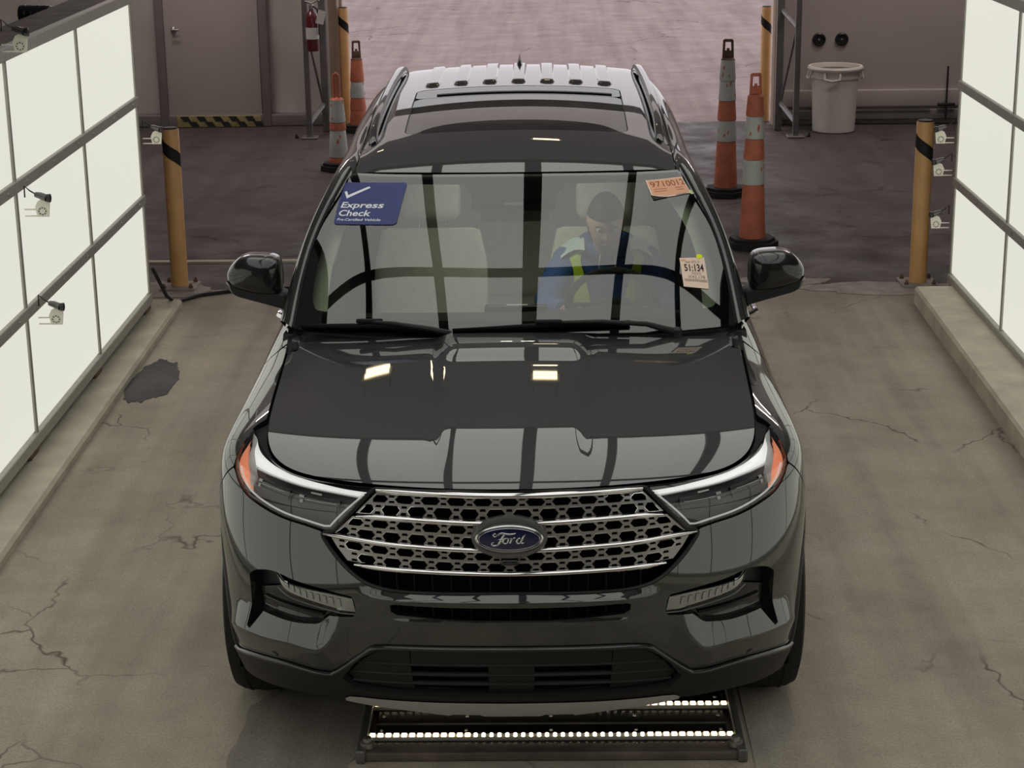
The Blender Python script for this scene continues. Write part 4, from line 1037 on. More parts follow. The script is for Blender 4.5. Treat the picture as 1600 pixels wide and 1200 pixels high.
# ------------------------------------------------------------------ headlamps and daytime lamps
hlp = resample(HL, .10, True, 40)
for s in (1, -1):
    H = bpy.data.objects.new('headlamp', None); link(H, CAR)
    f = (lambda p: np.asarray(p, float)) if s > 0 else mir
    skin('lamp_lens', off(BODY, .004), f(shrink(hlp, .05)), [], .12, 'lens', H, 0)
    skin('lamp_housing', off(BODY, .050), f(shrink(hlp, .0)), [], .16, 'lamp_housing', H, 0)
    wall = off(BODY, .0); lp = f(shrink(hlp, .015)); P = BODY(lp[:, 0], lp[:, 1]); Nn = outn(BODY, lp[:, 0], lp[:, 1])
    MB().grid([list(P-Nn*.001)+[P[0]-Nn[0]*.001], list(P-Nn*.052)+[P[0]-Nn[0]*.052]]).build('lamp_wall', 'gloss_black', H)
    band = np.concatenate([resample(CHU, .1, False), resample(list(reversed(CHL)), .1, False)])
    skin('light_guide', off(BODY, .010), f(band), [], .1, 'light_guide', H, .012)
    ribbon(off(BODY, .014), [(s*u, v) for u, v in resample(list(zip([c[0] for c in CHL], [c[1]-.07 for c in CHL])), .1, False)], .0022, .003).build('light_guide_line', 'lamp_white', H)
    low = [(5.45, 6.98), (5.12, 6.72), (4.76, 6.47), (4.30, 6.31), (3.74, 6.17), (3.22, 6.09), (2.84, 6.01), (2.74, 6.03), (2.50, 6.68), (2.24, 7.42)]
    ribbon(off(BODY, .012), [(s*u, v) for u, v in resample(low, .08, False, 50)], .0030, .005).build('chrome_outline', 'outline_glow', H)
    skin('amber_reflector', off(BODY, .012), f(resample(AMB, .08)), [], .1, 'amber_glow', H, .01)
    rf = resample([(6.60, 7.68), (6.2, 7.64), (5.86, 7.58), (5.36, 7.28), (5.0, 7.0), (4.80, 6.62), (4.70, 6.62), (4.74, 7.06), (5.10, 7.44), (5.66, 7.64), (6.1, 7.76)], .08)
    skin('clear_reflector', off(BODY, .009), f(rf), [], .1, 'lamp_white', H, .008)
    for (uc, vc, w) in ((4.28, 6.90, .50), (3.12, 6.86, .46)):
        md = skin('projector_tray', off(BODY, .026), f(resample([(uc-w, vc-.36), (uc+w, vc-.26), (uc+w*.98, vc+.22), (uc-w, vc+.28)], .1, smooth=False)), [], .15, 'lamp_housing', H, .01)
        for du, dv, wd_ in ((.34, .10, .055), (.32, -.13, .035)):
            skin('projector_lens', off(BODY, .018), f(resample([(uc+du-wd_, vc+dv-.07), (uc+du+wd_, vc+dv-.07), (uc+du+wd_, vc+dv+.07), (uc+du-wd_, vc+dv+.07)], .05)), [], .1, 'lamp_white', md, .008)
        ribbon(off(BODY, .018), [(s*(uc+q), vc-.02-.06*q) for q in np.linspace(-.40, .25, 8)], .0012, .002).build('tray_edge', 'lamp_chrome', md)
    skin('projector_louvre', off(BODY, .016), f(resample([(3.02, 7.20), (3.26, 7.22), (3.26, 7.32), (3.02, 7.31)], .05, smooth=False)), [], .1, 'fog_silver', H, .006)
    # bumper pocket and lamp
    K = bpy.data.objects.new('bumper_pocket', None); link(K, CAR)
    skin('pocket_back', off(BODY, .050), f(shrink(pk, -.03)), [], .18, 'black_plastic', K, 0)
    fog = resample(FOG, .07, True, 45)
    skin('pocket_shelf', off(BODY, .030), f(resample([(4.60, 3.50), (3.95, 3.80), (3.62, 3.60), (3.08, 3.50), (2.66, 3.44), (2.80, 3.36), (3.02, 3.14), (3.5, 3.10), (4.55, 3.06)], .1, smooth=False)), [], .15, 'gloss_black', K, .02)
    fo = skin('daytime_lamp', off(BODY, .018), f(fog), [], .10, 'fog_silver', K, .02)
    skin('lamp_cover', off(BODY, .010), f(shrink(fog, -.005)), [], .12, 'lens', K, .006)
    for q in np.linspace(2.62, 3.72, 9):
        vq = float(np.interp(q, [2.3, 2.8, 3.4, 3.9], [3.70, 3.74, 3.80, 4.02]))
        skin('lamp_cell', off(BODY, .014), f(resample([(q-.045, vq-.11), (q+.03, vq-.11), (q+.045, vq+.10), (q-.03, vq+.10)], .06, smooth=False)), [], .1, 'lamp_white', fo, .006)
    ribbon(off(BODY, .008), [(s*u, v) for u, v in resample([(2.29, 3.46), (2.65, 3.47), (3.10, 3.53), (3.66, 3.63), (3.92, 3.82)], .1, False)], .0025, .004).build('lamp_trim', 'emblem_grey', K)
    ribbon(off(BODY, .030), [(s*u, 3.20+.03*u) for u in np.linspace(2.95, 4.4, 16)], .006, .014).build('pocket_slat', 'gloss_black', K)
# ================================================================== THE CAR: cabin shell
def WSF(u, v):
    u = np.asarray(u, float); v = np.asarray(v, float); P = WS(np.abs(u), v); return P*np.stack([np.where(u < 0, -1., 1.), np.ones_like(u), np.ones_like(u)], -1)
wsl = resample([(-3, .0), (-1.5, 0), (0, 0), (1.5, 0), (3, .0), (3.0, .2), (3, 1.5), (3.0, 2.8), (2.93, 3.0), (1.5, 3), (0, 3), (-1.5, 3), (-2.93, 3.0), (-3.0, 2.8), (-3, 1.5), (-3, .2)], .12, True, 30, False)
skin('windshield', WSF, shrink(wsl, .012), [], .12, 'windshield_glass', CAR, 0)
inner = resample([(-2.70, .52), (-2.35, .36), (-1.2, .30), (0, .28), (1.2, .30), (2.35, .36), (2.70, .52), (2.80, 1.5), (2.80, 2.55), (2.60, 2.74), (1.5, 2.80), (.62, 2.80), (.52, 2.62), (.30, 2.50), (-.30, 2.50), (-.52, 2.62), (-.62, 2.80), (-1.5, 2.80), (-2.60, 2.74), (-2.80, 2.55), (-2.80, 1.5)], .1, True, 60)
skin('windshield_frit', off(WSF, .006), shrink(wsl, .0), [inner], .12, 'gloss_black', CAR, 0)
# roof skin with the sunroof opening
def ROOF(x, y): x = np.asarray(x, float); y = np.asarray(y, float); return np.stack([x, y, roof_z(x, y)], -1)
redge = [(.655, 2.25), (.652, 2.6), (.650, 3.0), (.648, 3.5), (.640, 4.0), (.625, 4.4), (.60, 4.72), (.50, 4.80), (.25, 4.83), (.0001, 4.835)]
fedge = [(x, roof_front(x)+.008) for x in np.linspace(.0001, .645, 14)]
loopR = [tuple(p) for p in resample(fedge+redge, .04, False, 30)]
def rrect(x0, x1, y0, y1, r, n=5):
    P = []
    for cx, cy, a0 in ((x1-r, y0+r, -90), (x1-r, y1-r, 0), (x0+r, y1-r, 90), (x0+r, y0+r, 180)):
        P += [(cx+r*math.cos(math.radians(a0+90*k/n)), cy+r*math.sin(math.radians(a0+90*k/n))) for k in range(n+1)]
    return P
sun = resample(rrect(-.485, .485, 2.69, 3.66, .06), .04, True, 80)
skin('roof_panel', ROOF, sym(loopR), [sun], .03, 'paint', CAR, .012, .02)
SR = bpy.data.objects.new('sunroof', None); link(SR, CAR)
skin('sunroof_glass', off(ROOF, .001), resample(rrect(-.480, .480, 2.695, 3.415, .055), .04, True, 80), [], .03, 'roof_glass', SR, .008)
skin('sunroof_glass', off(ROOF, .001), resample(rrect(-.480, .480, 3.422, 3.655, .04), .04, True, 80), [], .03, 'roof_glass', SR, .008)
skin('wind_deflector', off(ROOF, -.004), resample([(-.38, 3.46), (.44, 3.46), (.44, 3.49), (-.38, 3.49)], .05, smooth=False), [], .05, 'black_plastic', SR, .006)
for k in range(-3, 4):
    x = k*.139; A = []
    for y in np.linspace(3.74, 4.55, 24):
        e = min(1, (y-3.74)/.02, (4.55-y)/.05); hgt = .013*max(0, e)
        A.append([(x+dx, y, float(roof_z(x+dx, y))+hz_*hgt-.001) for dx, hz_ in ((-.036, 0), (-.027, .95), (-.012, 1), (.012, 1), (.027, .95), (.036, 0))])
    MB().grid(A).build('roof_rib', 'paint', CAR)
an = MB()
A = []
for i in range(13):
    t = i/12; y = 4.26+.17*t; hgt = .075*(1-(1-t)**2.2)*(1 if t < .85 else 1-(t-.85)*2); w = .026*(1-.35*t)*math.sin(math.pi*min(1, .25+t*.6))
    A.append([(w*c, y+.03*q, float(roof_z(0, y))-.004+hgt*q) for c, q in ((1, 0), (.55, .45), (.18, .85), (0, 1), (-.18, .85), (-.55, .45), (-1, 0))])
an.grid(A).build('shark_fin_antenna', 'gloss_black', CAR)
# door-frame rail: A-pillar, cant rail and rear pillar swept in one piece
E_ = [(.846, 1.518, 1.160), (.824, 1.760, 1.321), (.772, 1.990, 1.478), (.684, 2.254, 1.629), (.664, 2.6, 1.662), (.660, 3.0, 1.698), (.658, 3.5, 1.724), (.650, 4.0, 1.732), (.635, 4.4, 1.725), (.61, 4.72, 1.70), (.64, 4.90, 1.45), (.70, 4.97, 1.20)]
L_ = [(.905, 1.63, 1.155), (.868, 1.86, 1.306), (.815, 2.09, 1.460), (.752, 2.36, 1.590), (.735, 2.68, 1.620), (.732, 3.0, 1.642), (.728, 3.5, 1.652), (.715, 4.0, 1.648), (.695, 4.35, 1.62), (.70, 4.50, 1.55), (.76, 4.62, 1.38), (.83, 4.70, 1.20)]
def curve3(P): 
    t = np.arange(len(P)); f = [spline1(t, [p[i] for p in P]) for i in range(3)]
    return lambda s: np.stack([g(np.asarray(s, float)) for g in f], -1)
Ec, Lc = curve3(E_), curve3(L_)
for s in (1, -1):
    ss = np.linspace(0, 11, 120); a = Ec(ss); b = Lc(ss); A = []
    for p, q in zip(a, b):
        d = q-p; o = np.array([.55, -.15, .65]); o = o-d*(o@d)/(d@d); o /= np.linalg.norm(o)
        row = [p+d*t+o*h for t, h in ((-.02, -.02), (.0, .004), (.10, .012), (.30, .019), (.5, .021), (.72, .017), (.92, .008), (1.0, -.004), (1.02, -.03))]
        A.append([(s*r[0], r[1], r[2]) for r in row])
    MB().grid(A).build('pillar_rail', 'paint', CAR, True, 60)
    # thin rubber along windscreen edge
    MB().tube([(s*p[0]*.994, p[1]-.002, p[2]+.002) for p in Ec(np.linspace(0, 3.05, 40))], .006, 6).build('windshield_trim', 'seal_rubber', CAR)
    # chrome belt strip and side windows
    belt = S0(np.linspace(11.7, 19.0, 60), np.full(60, 8.0))
    MB().tube([(s*(p[0]+.002), p[1], p[2]+.004) for p in belt], .008, 8).build('belt_trim', 'gloss_black', CAR)
    bf = lambda y: np.array([np.interp(y, belt[:, 1], belt[:, 0])-.012, y, np.interp(y, belt[:, 1], belt[:, 2])])
    Ls = Lc(np.linspace(0, 9, 300))
    def lt(y): return np.array([np.interp(y, Ls[:, 1], Ls[:, 0])-.012, y, np.interp(y, Ls[:, 1], Ls[:, 2])])
    for nm, y0, y1 in (('front_side_window', 1.66, 2.80), ('rear_side_window', 2.90, 3.66), ('quarter_window', 3.74, 4.48)):
        A = []
        for y in np.linspace(y0, y1, 26):
            p, q = bf(y), lt(y); A.append([tuple((p+(q-p)*t+np.array([.02*math.sin(math.pi*t), 0, 0]))*np.array([s, 1, 1])) for t in np.linspace(0, 1, 10)])
        MB().grid(A).build(nm, 'side_glass' if nm[0] != 'f' else 'door_glass', CAR)
    for y0, y1 in ((2.79, 2.91), (3.65, 3.75)):
        A = [[tuple((bf(y)+(lt(y)-bf(y))*t+np.array([.02*math.sin(math.pi*t)-.004, 0, 0]))*np.array([s, 1, 1])) for t in np.linspace(0, 1, 10)] for y in (y0, (y0+y1)/2, y1)]
        MB().grid(A).build('window_post', 'gloss_black', CAR)
    # fender cap below the A-pillar
    P = S0(np.linspace(10.6, 12.4, 24), np.full(24, 8.0))
    MB().grid([[(s*(p[0]+.004), p[1], p[2]-.003) for p in P], [(s*(p[0]-.035), p[1]+.02, p[2]+.010) for p in P], [(s*(p[0]-.10), p[1]+.02, p[2]-.02) for p in P]]).build('pillar_foot', 'gloss_black', CAR)
A = [[(x*(.70-.09*t)/.70, 4.965-.13*t-.03*(x/.7)**2, 1.20+.50*t) for t in np.linspace(0, 1, 10)] for x in np.linspace(-.70, .70, 20)]
MB().grid(A).build('rear_window', 'side_glass', CAR)
# roof rails
for s in (1, -1):
    rp = [(.612, 2.62, .000), (.615, 2.70, .022), (.618, 2.86, .040), (.620, 3.2, .046), (.618, 3.7, .046), (.610, 4.1, .044), (.603, 4.32, .038), (.598, 4.44, .020), (.595, 4.50, -.002)]
    q = curve3(rp)(np.linspace(0, 8, 70)); A = []
    for x, y, h in q:
        z = float(roof_z(x, y))+h
        A.append([(s*(x+dx), y, z+dz) for dx, dz in ((.016, -.022), (.020, -.004), (.014, .010), (0, .014), (-.012, .010), (-.017, -.004), (-.013, -.022))])
    rl = MB().grid(A).build('roof_rail', 'gloss_black', CAR)
    MB().grid([[(s*(x-.0185), y, float(roof_z(x, y))+h-.006) for x, y, h in q[3:-3]], [(s*(x-.0135), y, float(roof_z(x, y))+h+.012) for x, y, h in q[3:-3]]]).build('rail_insert', 'skid_silver', rl)
    MB().grid([[(s*(x+.008), y, float(roof_z(x, y))+max(-.01, h-.02)) for x, y, h in q], [(s*(x+.006), y, float(roof_z(x, y))-.012) for x, y, h in q]]).build('rail_skirt', 'gloss_black', rl)
# ------------------------------------------------------------------ wipers
def wiper(path, pivot, arm):
    w = bpy.data.objects.new('wiper', None); link(w, CAR)
    pts = resample(path, .08, False); n = len(pts)
    ribbon(off(WSF, -.014), pts, [.003+.006*math.sin(math.pi*k/(n-1)) for k in range(n)], .013).build('blade', 'seal_rubber', w)
    ribbon(off(WSF, -.003), pts, .003, .012).build('blade_rubber', 'dark_void', w)
    q = [Vector(pivot)]+[Vector(WSF(np.array(a[0]), np.array(a[1])))+Vector((0, -a[2]*.5, a[2])) for a in arm]
    MB().tube(q, [.014]+[.012-.006*k/len(arm) for k in range(1, len(arm)+1)], 8).build('arm', 'black_plastic', w)
    MB().lathe([(.020, -.02), (.020, .012), (.012, .018), (.001, .019)], pivot, 14).build('pivot_cap', 'black_plastic', w)
    c = Vector(WSF(np.array(arm[-1][0]), np.array(arm[-1][1])))+Vector((0, -.012, .030)); MB().rbox(c, (.10, .022, .016), .006).build('blade_clip', 'seal_rubber', w)
wiper([(-2.79, .02), (-2.1, .075), (-1.43, .105), (-.76, .05)], (-.20, 1.42, 1.150), [(-.85, .02, .03), (-1.3, .08, .035), (-1.62, .12, .028)])
wiper([(-.62, .06), (.17, .13), (.6, .155), (1.25, .15)], (.61, 1.425, 1.156), [(1.45, .05, .028), (.9, .10, .035), (.35, .13, .028)])

# ------------------------------------------------------------------ door mirrors
for s in (1, -1):
    mm = bpy.data.objects.new('door_mirror', None); link(mm, CAR)
    out = [(1.138, 1.285), (1.128, 1.318), (1.100, 1.350), (1.062, 1.368), (1.00, 1.368), (.950, 1.360), (.926, 1.335), (.920, 1.27), (.924, 1.232), (.945, 1.212), (1.04, 1.222), (1.118, 1.248)]
    o2 = resample(out, .012, True, 60); c = o2.mean(0)
    def ring(k, y, f=1.0): return [(s*(c[0]+(p[0]-c[0])*k), y, c[1]+(p[1]-c[1])*k*f) for p in o2]
    def loft(R, cap):
        b = MB(); n = len(R[0]); V = [p for r in R for p in r]; F = [(i*n+k, i*n+(k+1) % n, (i+1)*n+(k+1) % n, (i+1)*n+k) for i in range(len(R)-1) for k in range(n)]
        if cap: F.append(tuple(range(n))); F.append(tuple((len(R)-1)*n+k for k in range(n)))
        return b.add(V, F)
    loft([ring(.30, 1.782), ring(.62, 1.786), ring(.84, 1.796), ring(.95, 1.815), ring(1.0, 1.85), ring(1.0, 1.90), ring(.96, 1.93)], True).build('mirror_cap', 'gloss_black', mm, True, 60)
    loft([ring(.93, 1.932), ring(.90, 1.926)], True).build('mirror_glass', 'mirror_glass', mm)
    # lower grey carrier and the arm to the door
    low = [(1.136, 1.272), (1.126, 1.236), (1.105, 1.216), (1.04, 1.196), (.97, 1.176), (.905, 1.156), (.895, 1.20), (.925, 1.222), (1.04, 1.232), (1.118, 1.262)]
    o3 = resample(low, .015, True, 60); c3 = o3.mean(0)
    def ring3(k, y): return [(s*(c3[0]+(p[0]-c3[0])*k), y, c3[1]+(p[1]-c3[1])*k) for p in o3]
    loft([ring3(.90, 1.800), ring3(1.0, 1.815), ring3(1.02, 1.86), ring3(1.0, 1.91), ring3(.93, 1.925)], True).build('mirror_carrier', 'black_plastic', mm, True, 50)
    ribbon(lambda u, v: np.stack([np.asarray(u, float), np.full(np.shape(u), 1.812), np.asarray(v, float)], -1), [(s*x, z) for x, z in ((1.137, 1.270), (1.118, 1.250), (1.04, 1.226), (.95, 1.214))], .004, .006).build('mirror_trim_line', 'skid_silver', mm)
    MB().rbox((s*.900, 1.86, 1.165), (.05, .10, .03), .012).build('mirror_foot', 'black_plastic', mm)
# ------------------------------------------------------------------ wheels
def wheel():
    w = bpy.data.objects.new('wheel', None); link(w, CAR)
    R = .39; W = .13
    prof = [(.255, -W*.82), (.30, -W*.98), (.345, -W), (.372, -W*.93), (.386, -W*.72), (R, -W*.4), (R, W*.4), (.386, W*.72), (.372, W*.93), (.345, W), (.30, W*.98), (.255, W*.82)]
    MB().lathe(prof, n=56, axis='x', cap=False).build('tyre', 'tyre', w)
    tr = MB()
    for q in (-.07, -.025, .025, .07): tr.lathe([(.3905, q-.006), (.3925, q), (.3905, q+.006)], n=56, axis='x', cap=False)
    tr.build('tread', 'tyre', w)
    MB().lathe([(.258, -W*.80), (.262, W*.80), (.250, W*.70), (.235, W*.35), (.235, -W*.6)], n=48, axis='x', cap=False).build('rim_barrel', 'rim', w)
    sp = MB()
    for k in range(10):
        a = 2*math.pi*k/10; r = Matrix.Rotation(a, 3, 'X')
        sp.rbox(r @ Vector((W*.45, 0, .15)), (.03, .034, .20), .008, r)
    sp.build('spokes', 'rim', w); MB().lathe([(.06, W*.30), (.06, W*.62), (.04, W*.72), (.001, W*.74)], n=24, axis='x', cap=False).build('hub_cap', 'rim', w)
    MB().lathe([(.001, -.03), (.19, -.03), (.19, 0), (.001, 0)], n=36, axis='x', cap=False).build('brake_disc', 'steel_grey', w)
    return w
w0 = wheel()
for i, (x, y) in enumerate(((.865, .885), (-.865, .885), (.865, 3.915), (-.865, 3.915))):
    w = w0 if i == 0 else copy_tree(w0, CAR); w.location = (x, y, .392); w.rotation_euler = (0, 0, 0 if x > 0 else math.pi)
for s in (1, -1):
    for yc in (.885, 3.915):
        A = [[(s*x, yc+.455*math.cos(a), .39+.455*math.sin(a)) for x in (.66, .93)] for a in np.linspace(-.3, math.pi+.3, 30)]
        MB().grid(A).build('wheel_well', 'dark_void', CAR)
        MB().prism([(yc+.455*math.cos(a), .39+.455*math.sin(a)) for a in np.linspace(-.3, math.pi+.3, 30)], s*.655, s*.66, 'x').build('wheel_well_wall', 'dark_void', CAR)
# ------------------------------------------------------------------ interior
MB().bbox((-.84, 1.2, .26), (.84, 4.7, .30)).build('cabin_floor', 'interior_dark', CAR, False)
MB().bbox((-.80, 1.30, .30), (.80, 1.36, 1.05)).build('bulkhead', 'dark_void', CAR, False)
def DASH():
    A = []
    for x in np.linspace(-.82, .82, 50):
        hump = .028*math.exp(-((x-.39)/.18)**2); cv = .10*(abs(x)/.84)**2
        A.append([(x, 1.40+cv, 1.085), (x, 1.60+cv, 1.098), (x, 1.85+cv*.6, 1.095+hump*.5), (x, 2.02, 1.085+hump), (x, 2.09, 1.05+hump), (x, 2.11, .98), (x, 2.08, .80), (x, 2.0, .55)])
    return MB().grid(A)
DASH().build('dashboard', 'interior_dark', CAR)
MB().rbox((.0, 2.09, 1.02), (.26, .03, .16), .012).build('centre_screen', 'gloss_black', CAR)
MB().rbox((.0, 2.45, .60), (.24, .80, .20), .03).build('centre_console', 'interior_dark', CAR)
# headliner, pillar trims
HLN = off(ROOF, .035)
skin('headliner', HLN, resample([(-.60, 2.36), (0, 2.30), (.60, 2.36), (.60, 4.7), (-.60, 4.7)], .1, smooth=False), [resample(rrect(-.42, .42, 2.74, 3.60, .05), .05, True, 80)], .08, 'headliner', CAR, 0)
for s in (1, -1):
    a = Ec(np.linspace(0.35, 3.2, 30)); b = Lc(np.linspace(.35, 3.2, 30)); 
    A = [[(s*(p[0]+d*(q[0]-p[0])-.030), p[1]+max(0, d)*(q[1]-p[1])+.075, p[2]+max(0, d)*(q[2]-p[2])-.035) for d in (-1.55, -1.1, -.6, 0, .5, 1.0)] for p, q in zip(a, b)]
    MB().grid(A).build('pillar_trim', 'pillar_trim', CAR)
    MB().rbox((s*.79, 2.35, .80), (.06, 1.1, .62), .03).build('door_card', 'interior_dark', CAR)
    MB().rbox((s*.80, 3.40, .80), (.06, .95, .62), .03).build('door_card', 'interior_dark', CAR)
    MB().rbox((s*.775, 2.87, 1.36), (.05, .14, .55), .02, Matrix.Rotation(-s*.28, 3, 'Y')).build('centre_pillar_trim', 'pillar_trim', CAR)
    MB().rbox((s*.36, 2.37, 1.590), (.40, .15, .018), .008, Matrix.Rotation(.30, 3, 'X')).build('sun_visor', 'headliner', CAR)
def seat(x, label=None):
    st = bpy.data.objects.new('front_seat', None); link(st, CAR); st.location = (x, 0, 0)
    if label: st['label'] = label
    MB().rbox((0, 2.72, .60), (.50, .52, .16), .06).build('seat_cushion', 'interior_light', st)
    r = Matrix.Rotation(math.radians(-17), 3, 'X')
    A = []
    for i, t in enumerate(np.linspace(0, 1, 16)):
        w = .25+.012*math.sin(math.pi*t)-.05*max(0, t-.75)*2; row = []
        for k in range(24):
            a = 2*math.pi*k/24; ca, sa = math.cos(a), math.sin(a)
            px = w*math.copysign(abs(ca)**.45, ca); py = (.075-.02*t)*math.copysign(abs(sa)**.5, sa)-(.025*(abs(px)/w)**4)
            v = r @ Vector((px, py, .60*t)); row.append((v.x, v.y+2.93, v.z+.62))
        row.append(row[0]); A.append(row)
    b = MB().grid(A); b.build('backrest', 'interior_light', st)
    tp = r @ Vector((0, 0, .60)); MB().rbox((tp.x, tp.y+2.93, tp.z+.60), (.44, .10, .06), .028, r).build('backrest_top', 'interior_light', st)
    hp = r @ Vector((0, -.02, .74)); MB().rbox((hp.x, hp.y+2.93, hp.z+.62), (.27, .11, .19), .045, r).build('headrest', 'interior_light', st)
    for q in (-.06, .06):
        v0 = r @ Vector((q, 0, .58)); v1 = r @ Vector((q, 0, .70)); MB().tube([v0+Vector((0, 2.93, .62)), v1+Vector((0, 2.93, .62))], .006, 6).build('headrest_post', 'chrome', st)
    return st
seat(-.40); seat(.40)
MB().rbox((0, 3.75, .58), (1.30, .50, .18), .06).build('rear_bench', 'interior_light', CAR)
MB().rbox((0, 4.05, .95), (1.30, .14, .62), .06, Matrix.Rotation(math.radians(-15), 3, 'X')).build('rear_backrest', 'interior_light', CAR)
# steering wheel
SWm = bpy.data.objects.new('steering_wheel', None); link(SWm, CAR); SWm.location = (.40, 2.24, 1.055); SWm.rotation_euler = (math.radians(26), 0, 0)
MB().tube([(.185*math.cos(a), 0, .185*math.sin(a)) for a in np.linspace(0, 2*math.pi, 49)[:-1]], .016, 10, closed=True).build('wheel_ring', 'interior_dark', SWm)
MB().rbox((0, -.02, -.01), (.15, .05, .12), .03).build('wheel_hub', 'interior_dark', SWm)
for q in ((-.13, -.0), (.13, 0)): MB().rbox((q[0], -.008, q[1]), (.13, .02, .035), .008).build('wheel_spoke', 'interior_dark', SWm)
MB().rbox((0, -.008, -.12), (.05, .02, .13), .008).build('wheel_spoke', 'interior_dark', SWm)
MB().tube([(.40, 2.20, 1.03), (.40, 1.95, .92)], .035, 10).build('steering_column', 'interior_dark', CAR)
# rear-view mirror and sensor cover behind the glass
MB().rbox((-.005, 2.145, 1.540), (.34, .17, .045), .02, Matrix.Rotation(math.radians(26), 3, 'X')).build('sensor_cover', 'interior_dark', CAR)
MB().prism([(-.040, 0), (.040, 0), (.022, .045), (-.022, .045)], -.004, .004, 'y').build('sensor_window', 'fog_silver', CAR)
o = bpy.data.objects['sensor_window']; o.location = (-.005, 2.052, 1.521); o.rotation_euler = (math.radians(-62), 0, 0)
rv = bpy.data.objects.new('rear_view_mirror', None); link(rv, CAR)
MB().rbox((-.0, 2.17, 1.465), (.29, .03, .075), .014).build('mirror_shell', 'interior_light', rv)
MB().tube([(0, 2.16, 1.48), (0, 2.10, 1.55)], .020, 10).build('mirror_stalk', 'interior_dark', rv)

# overhead console carrying a lamp added to brighten the seats and driver
oc = MB().rbox((0, 2.50, 1.645), (.20, .22, .03), .012).build('overhead_console', 'headliner', CAR)
_dl = bpy.data.lights.new('cabin_fill', 'AREA'); _dl.shape = 'RECTANGLE'; _dl.size = .16; _dl.size_y = .10; _dl.energy = 1.1; _dl.color = (1.0, .97, .90); _dl.spread = math.radians(170)
_do = bpy.data.objects.new('cabin_fill', _dl); link(_do, oc); _do.location = (0, 2.50, 1.625)
# ================================================================== DECALS AND TAGS ON THE WINDSCREEN
def text_mesh(txt, bold=0.0, shear=0.0):
    c = bpy.data.curves.new('txt', 'FONT'); c.body = txt; c.size = 1; c.offset = bold; c.shear = shear; c.resolution_u = 3
    o = bpy.data.objects.new('txt', c); COL.objects.link(o); dg = bpy.context.evaluated_depsgraph_get(); me = bpy.data.meshes.new_from_object(o.evaluated_get(dg))
    V = np.array([v.co[:2] for v in me.vertices]); F = [tuple(p.vertices) for p in me.polygons]
    bpy.data.objects.remove(o); bpy.data.curves.remove(c); bpy.data.meshes.remove(me); return V, F
class Sticker:
    """flat print lying on the windscreen; quad = corners TL, TR, BR, BL in windscreen coordinates"""
    def __init__(s, quad, lift=.003): s.q = np.array(quad, float); s.lift = lift; s.n = 0
    def at(s, a, b, d):
        a = np.asarray(a, float)[:, None]; b = np.asarray(b, float)[:, None]; q = s.q
        uv = (q[0]*(1-a)+q[1]*a)*(1-b)+(q[3]*(1-a)+q[2]*a)*b
        return off(WSF, -(s.lift+d))(uv[:, 0], uv[:, 1])
    def sheet(s, name, mat, parent=None, poly=None, d=0.0):
        poly = poly or [(0, 0), (1, 0), (1, 1), (0, 1)]
        P = resample(poly, .08, True, 30, False); V2, T, L = triregion(P, [], .12); P3 = s.at(V2[:, 0], V2[:, 1], d); P4 = s.at(V2[:, 0], V2[:, 1], d-.0012); n = len(P3)
        l = L[0]; F = list(T)+[(a+n, c+n, b+n) for a, b, c in T]+[(l[i], l[(i+1) % len(l)], l[(i+1) % len(l)]+n, l[i]+n) for i in range(len(l))]
        return MB().add([tuple(p) for p in P3]+[tuple(p) for p in P4], F).build(name, mat, parent, True, 30)
    def text(s, txt, a0, a1, b0, b1, mat, parent, bold=0.0, shear=0.0, slope=0.0):
        V, F = text_mesh(txt, bold, shear); lo = V.min(0); hi = V.max(0)
        top = .72 if any(c in txt for c in 'ABCDEFGHIJKLMNOPQRSTUVWXYZ0123456789') else hi[1]
        bl = 0.0
        a = a0+(V[:, 0]-lo[0])/(hi[0]-lo[0])*(a1-a0); b = b1-(V[:, 1]-bl)/(top-bl)*(b1-b0)+slope*(a-a0)
        P = s.at(a, b, .0008); o = mobj('printed_text', P, F, mat, parent, False); return o
# blue certification decal
EX = Sticker([(-2.95, 2.776), (-1.487, 2.809), (-1.505, 1.968), (-2.722, 1.944)])
ex = EX.sheet('windshield_decal', 'decal_blue', None, [(.03, 0), (.97, 0), (1, .04), (1, .95), (.96, 1), (.04, 1), (0, .96), (0, .05)])
tag(ex, 'blue parallelogram decal with white tick and Express Check lettering on the windshield', 'decal')
EX.text('Express', .062, .77, .475, .612, 'decal_white', ex, .018, .12)
EX.text('Check', .062, .605, .665, .805, 'decal_white', ex, .018, .12)
EX.text('Pre-Certified Vehicle', .055, .775, .862, .920, 'decal_white', ex, .012, .12)
EX.sheet('tick_mark', 'decal_white', ex, [(.045, .235), (.085, .215), (.135, .315), (.455, .095), (.485, .130), (.125, .395)], .0008)
# orange number tag
OR = Sticker([(1.946, 2.791), (2.90, 2.826), (2.915, 2.497), (1.959, 2.463)])
orr = OR.sheet('number_tag', 'tag_peach', None, [(0, 0), (1, 0), (1, 1), (.55, 1.08), (.35, 1.10), (.15, 1.03), (0, .92)]); tag(orr, 'orange paper tag numbered 9710012 at the top corner of the windshield', 'paper tag')
OR.sheet('tag_field', 'tag_orange', orr, [(.03, .05), (.97, .05), (.97, .95), (.55, 1.0), (.35, 1.03), (.15, .96), (.03, .88)], .0006)
OR.text('9710012', .07, .98, .12, .47, 'tag_ink', orr, .0)
for k, (a0, a1) in enumerate(((.10, .42), (.66, .86))):
    for q in range(2): OR.sheet('printed_line', 'tag_ink', orr, [(a0, .60+.13*q), (a1, .60+.13*q), (a1, .62+.13*q), (a0, .62+.13*q)], .0012)
OR.sheet('curled_corner', 'tag_black', orr, [(.0, .93), (.15, 1.04), (.35, 1.11), (.02, 1.22)], -.0002)
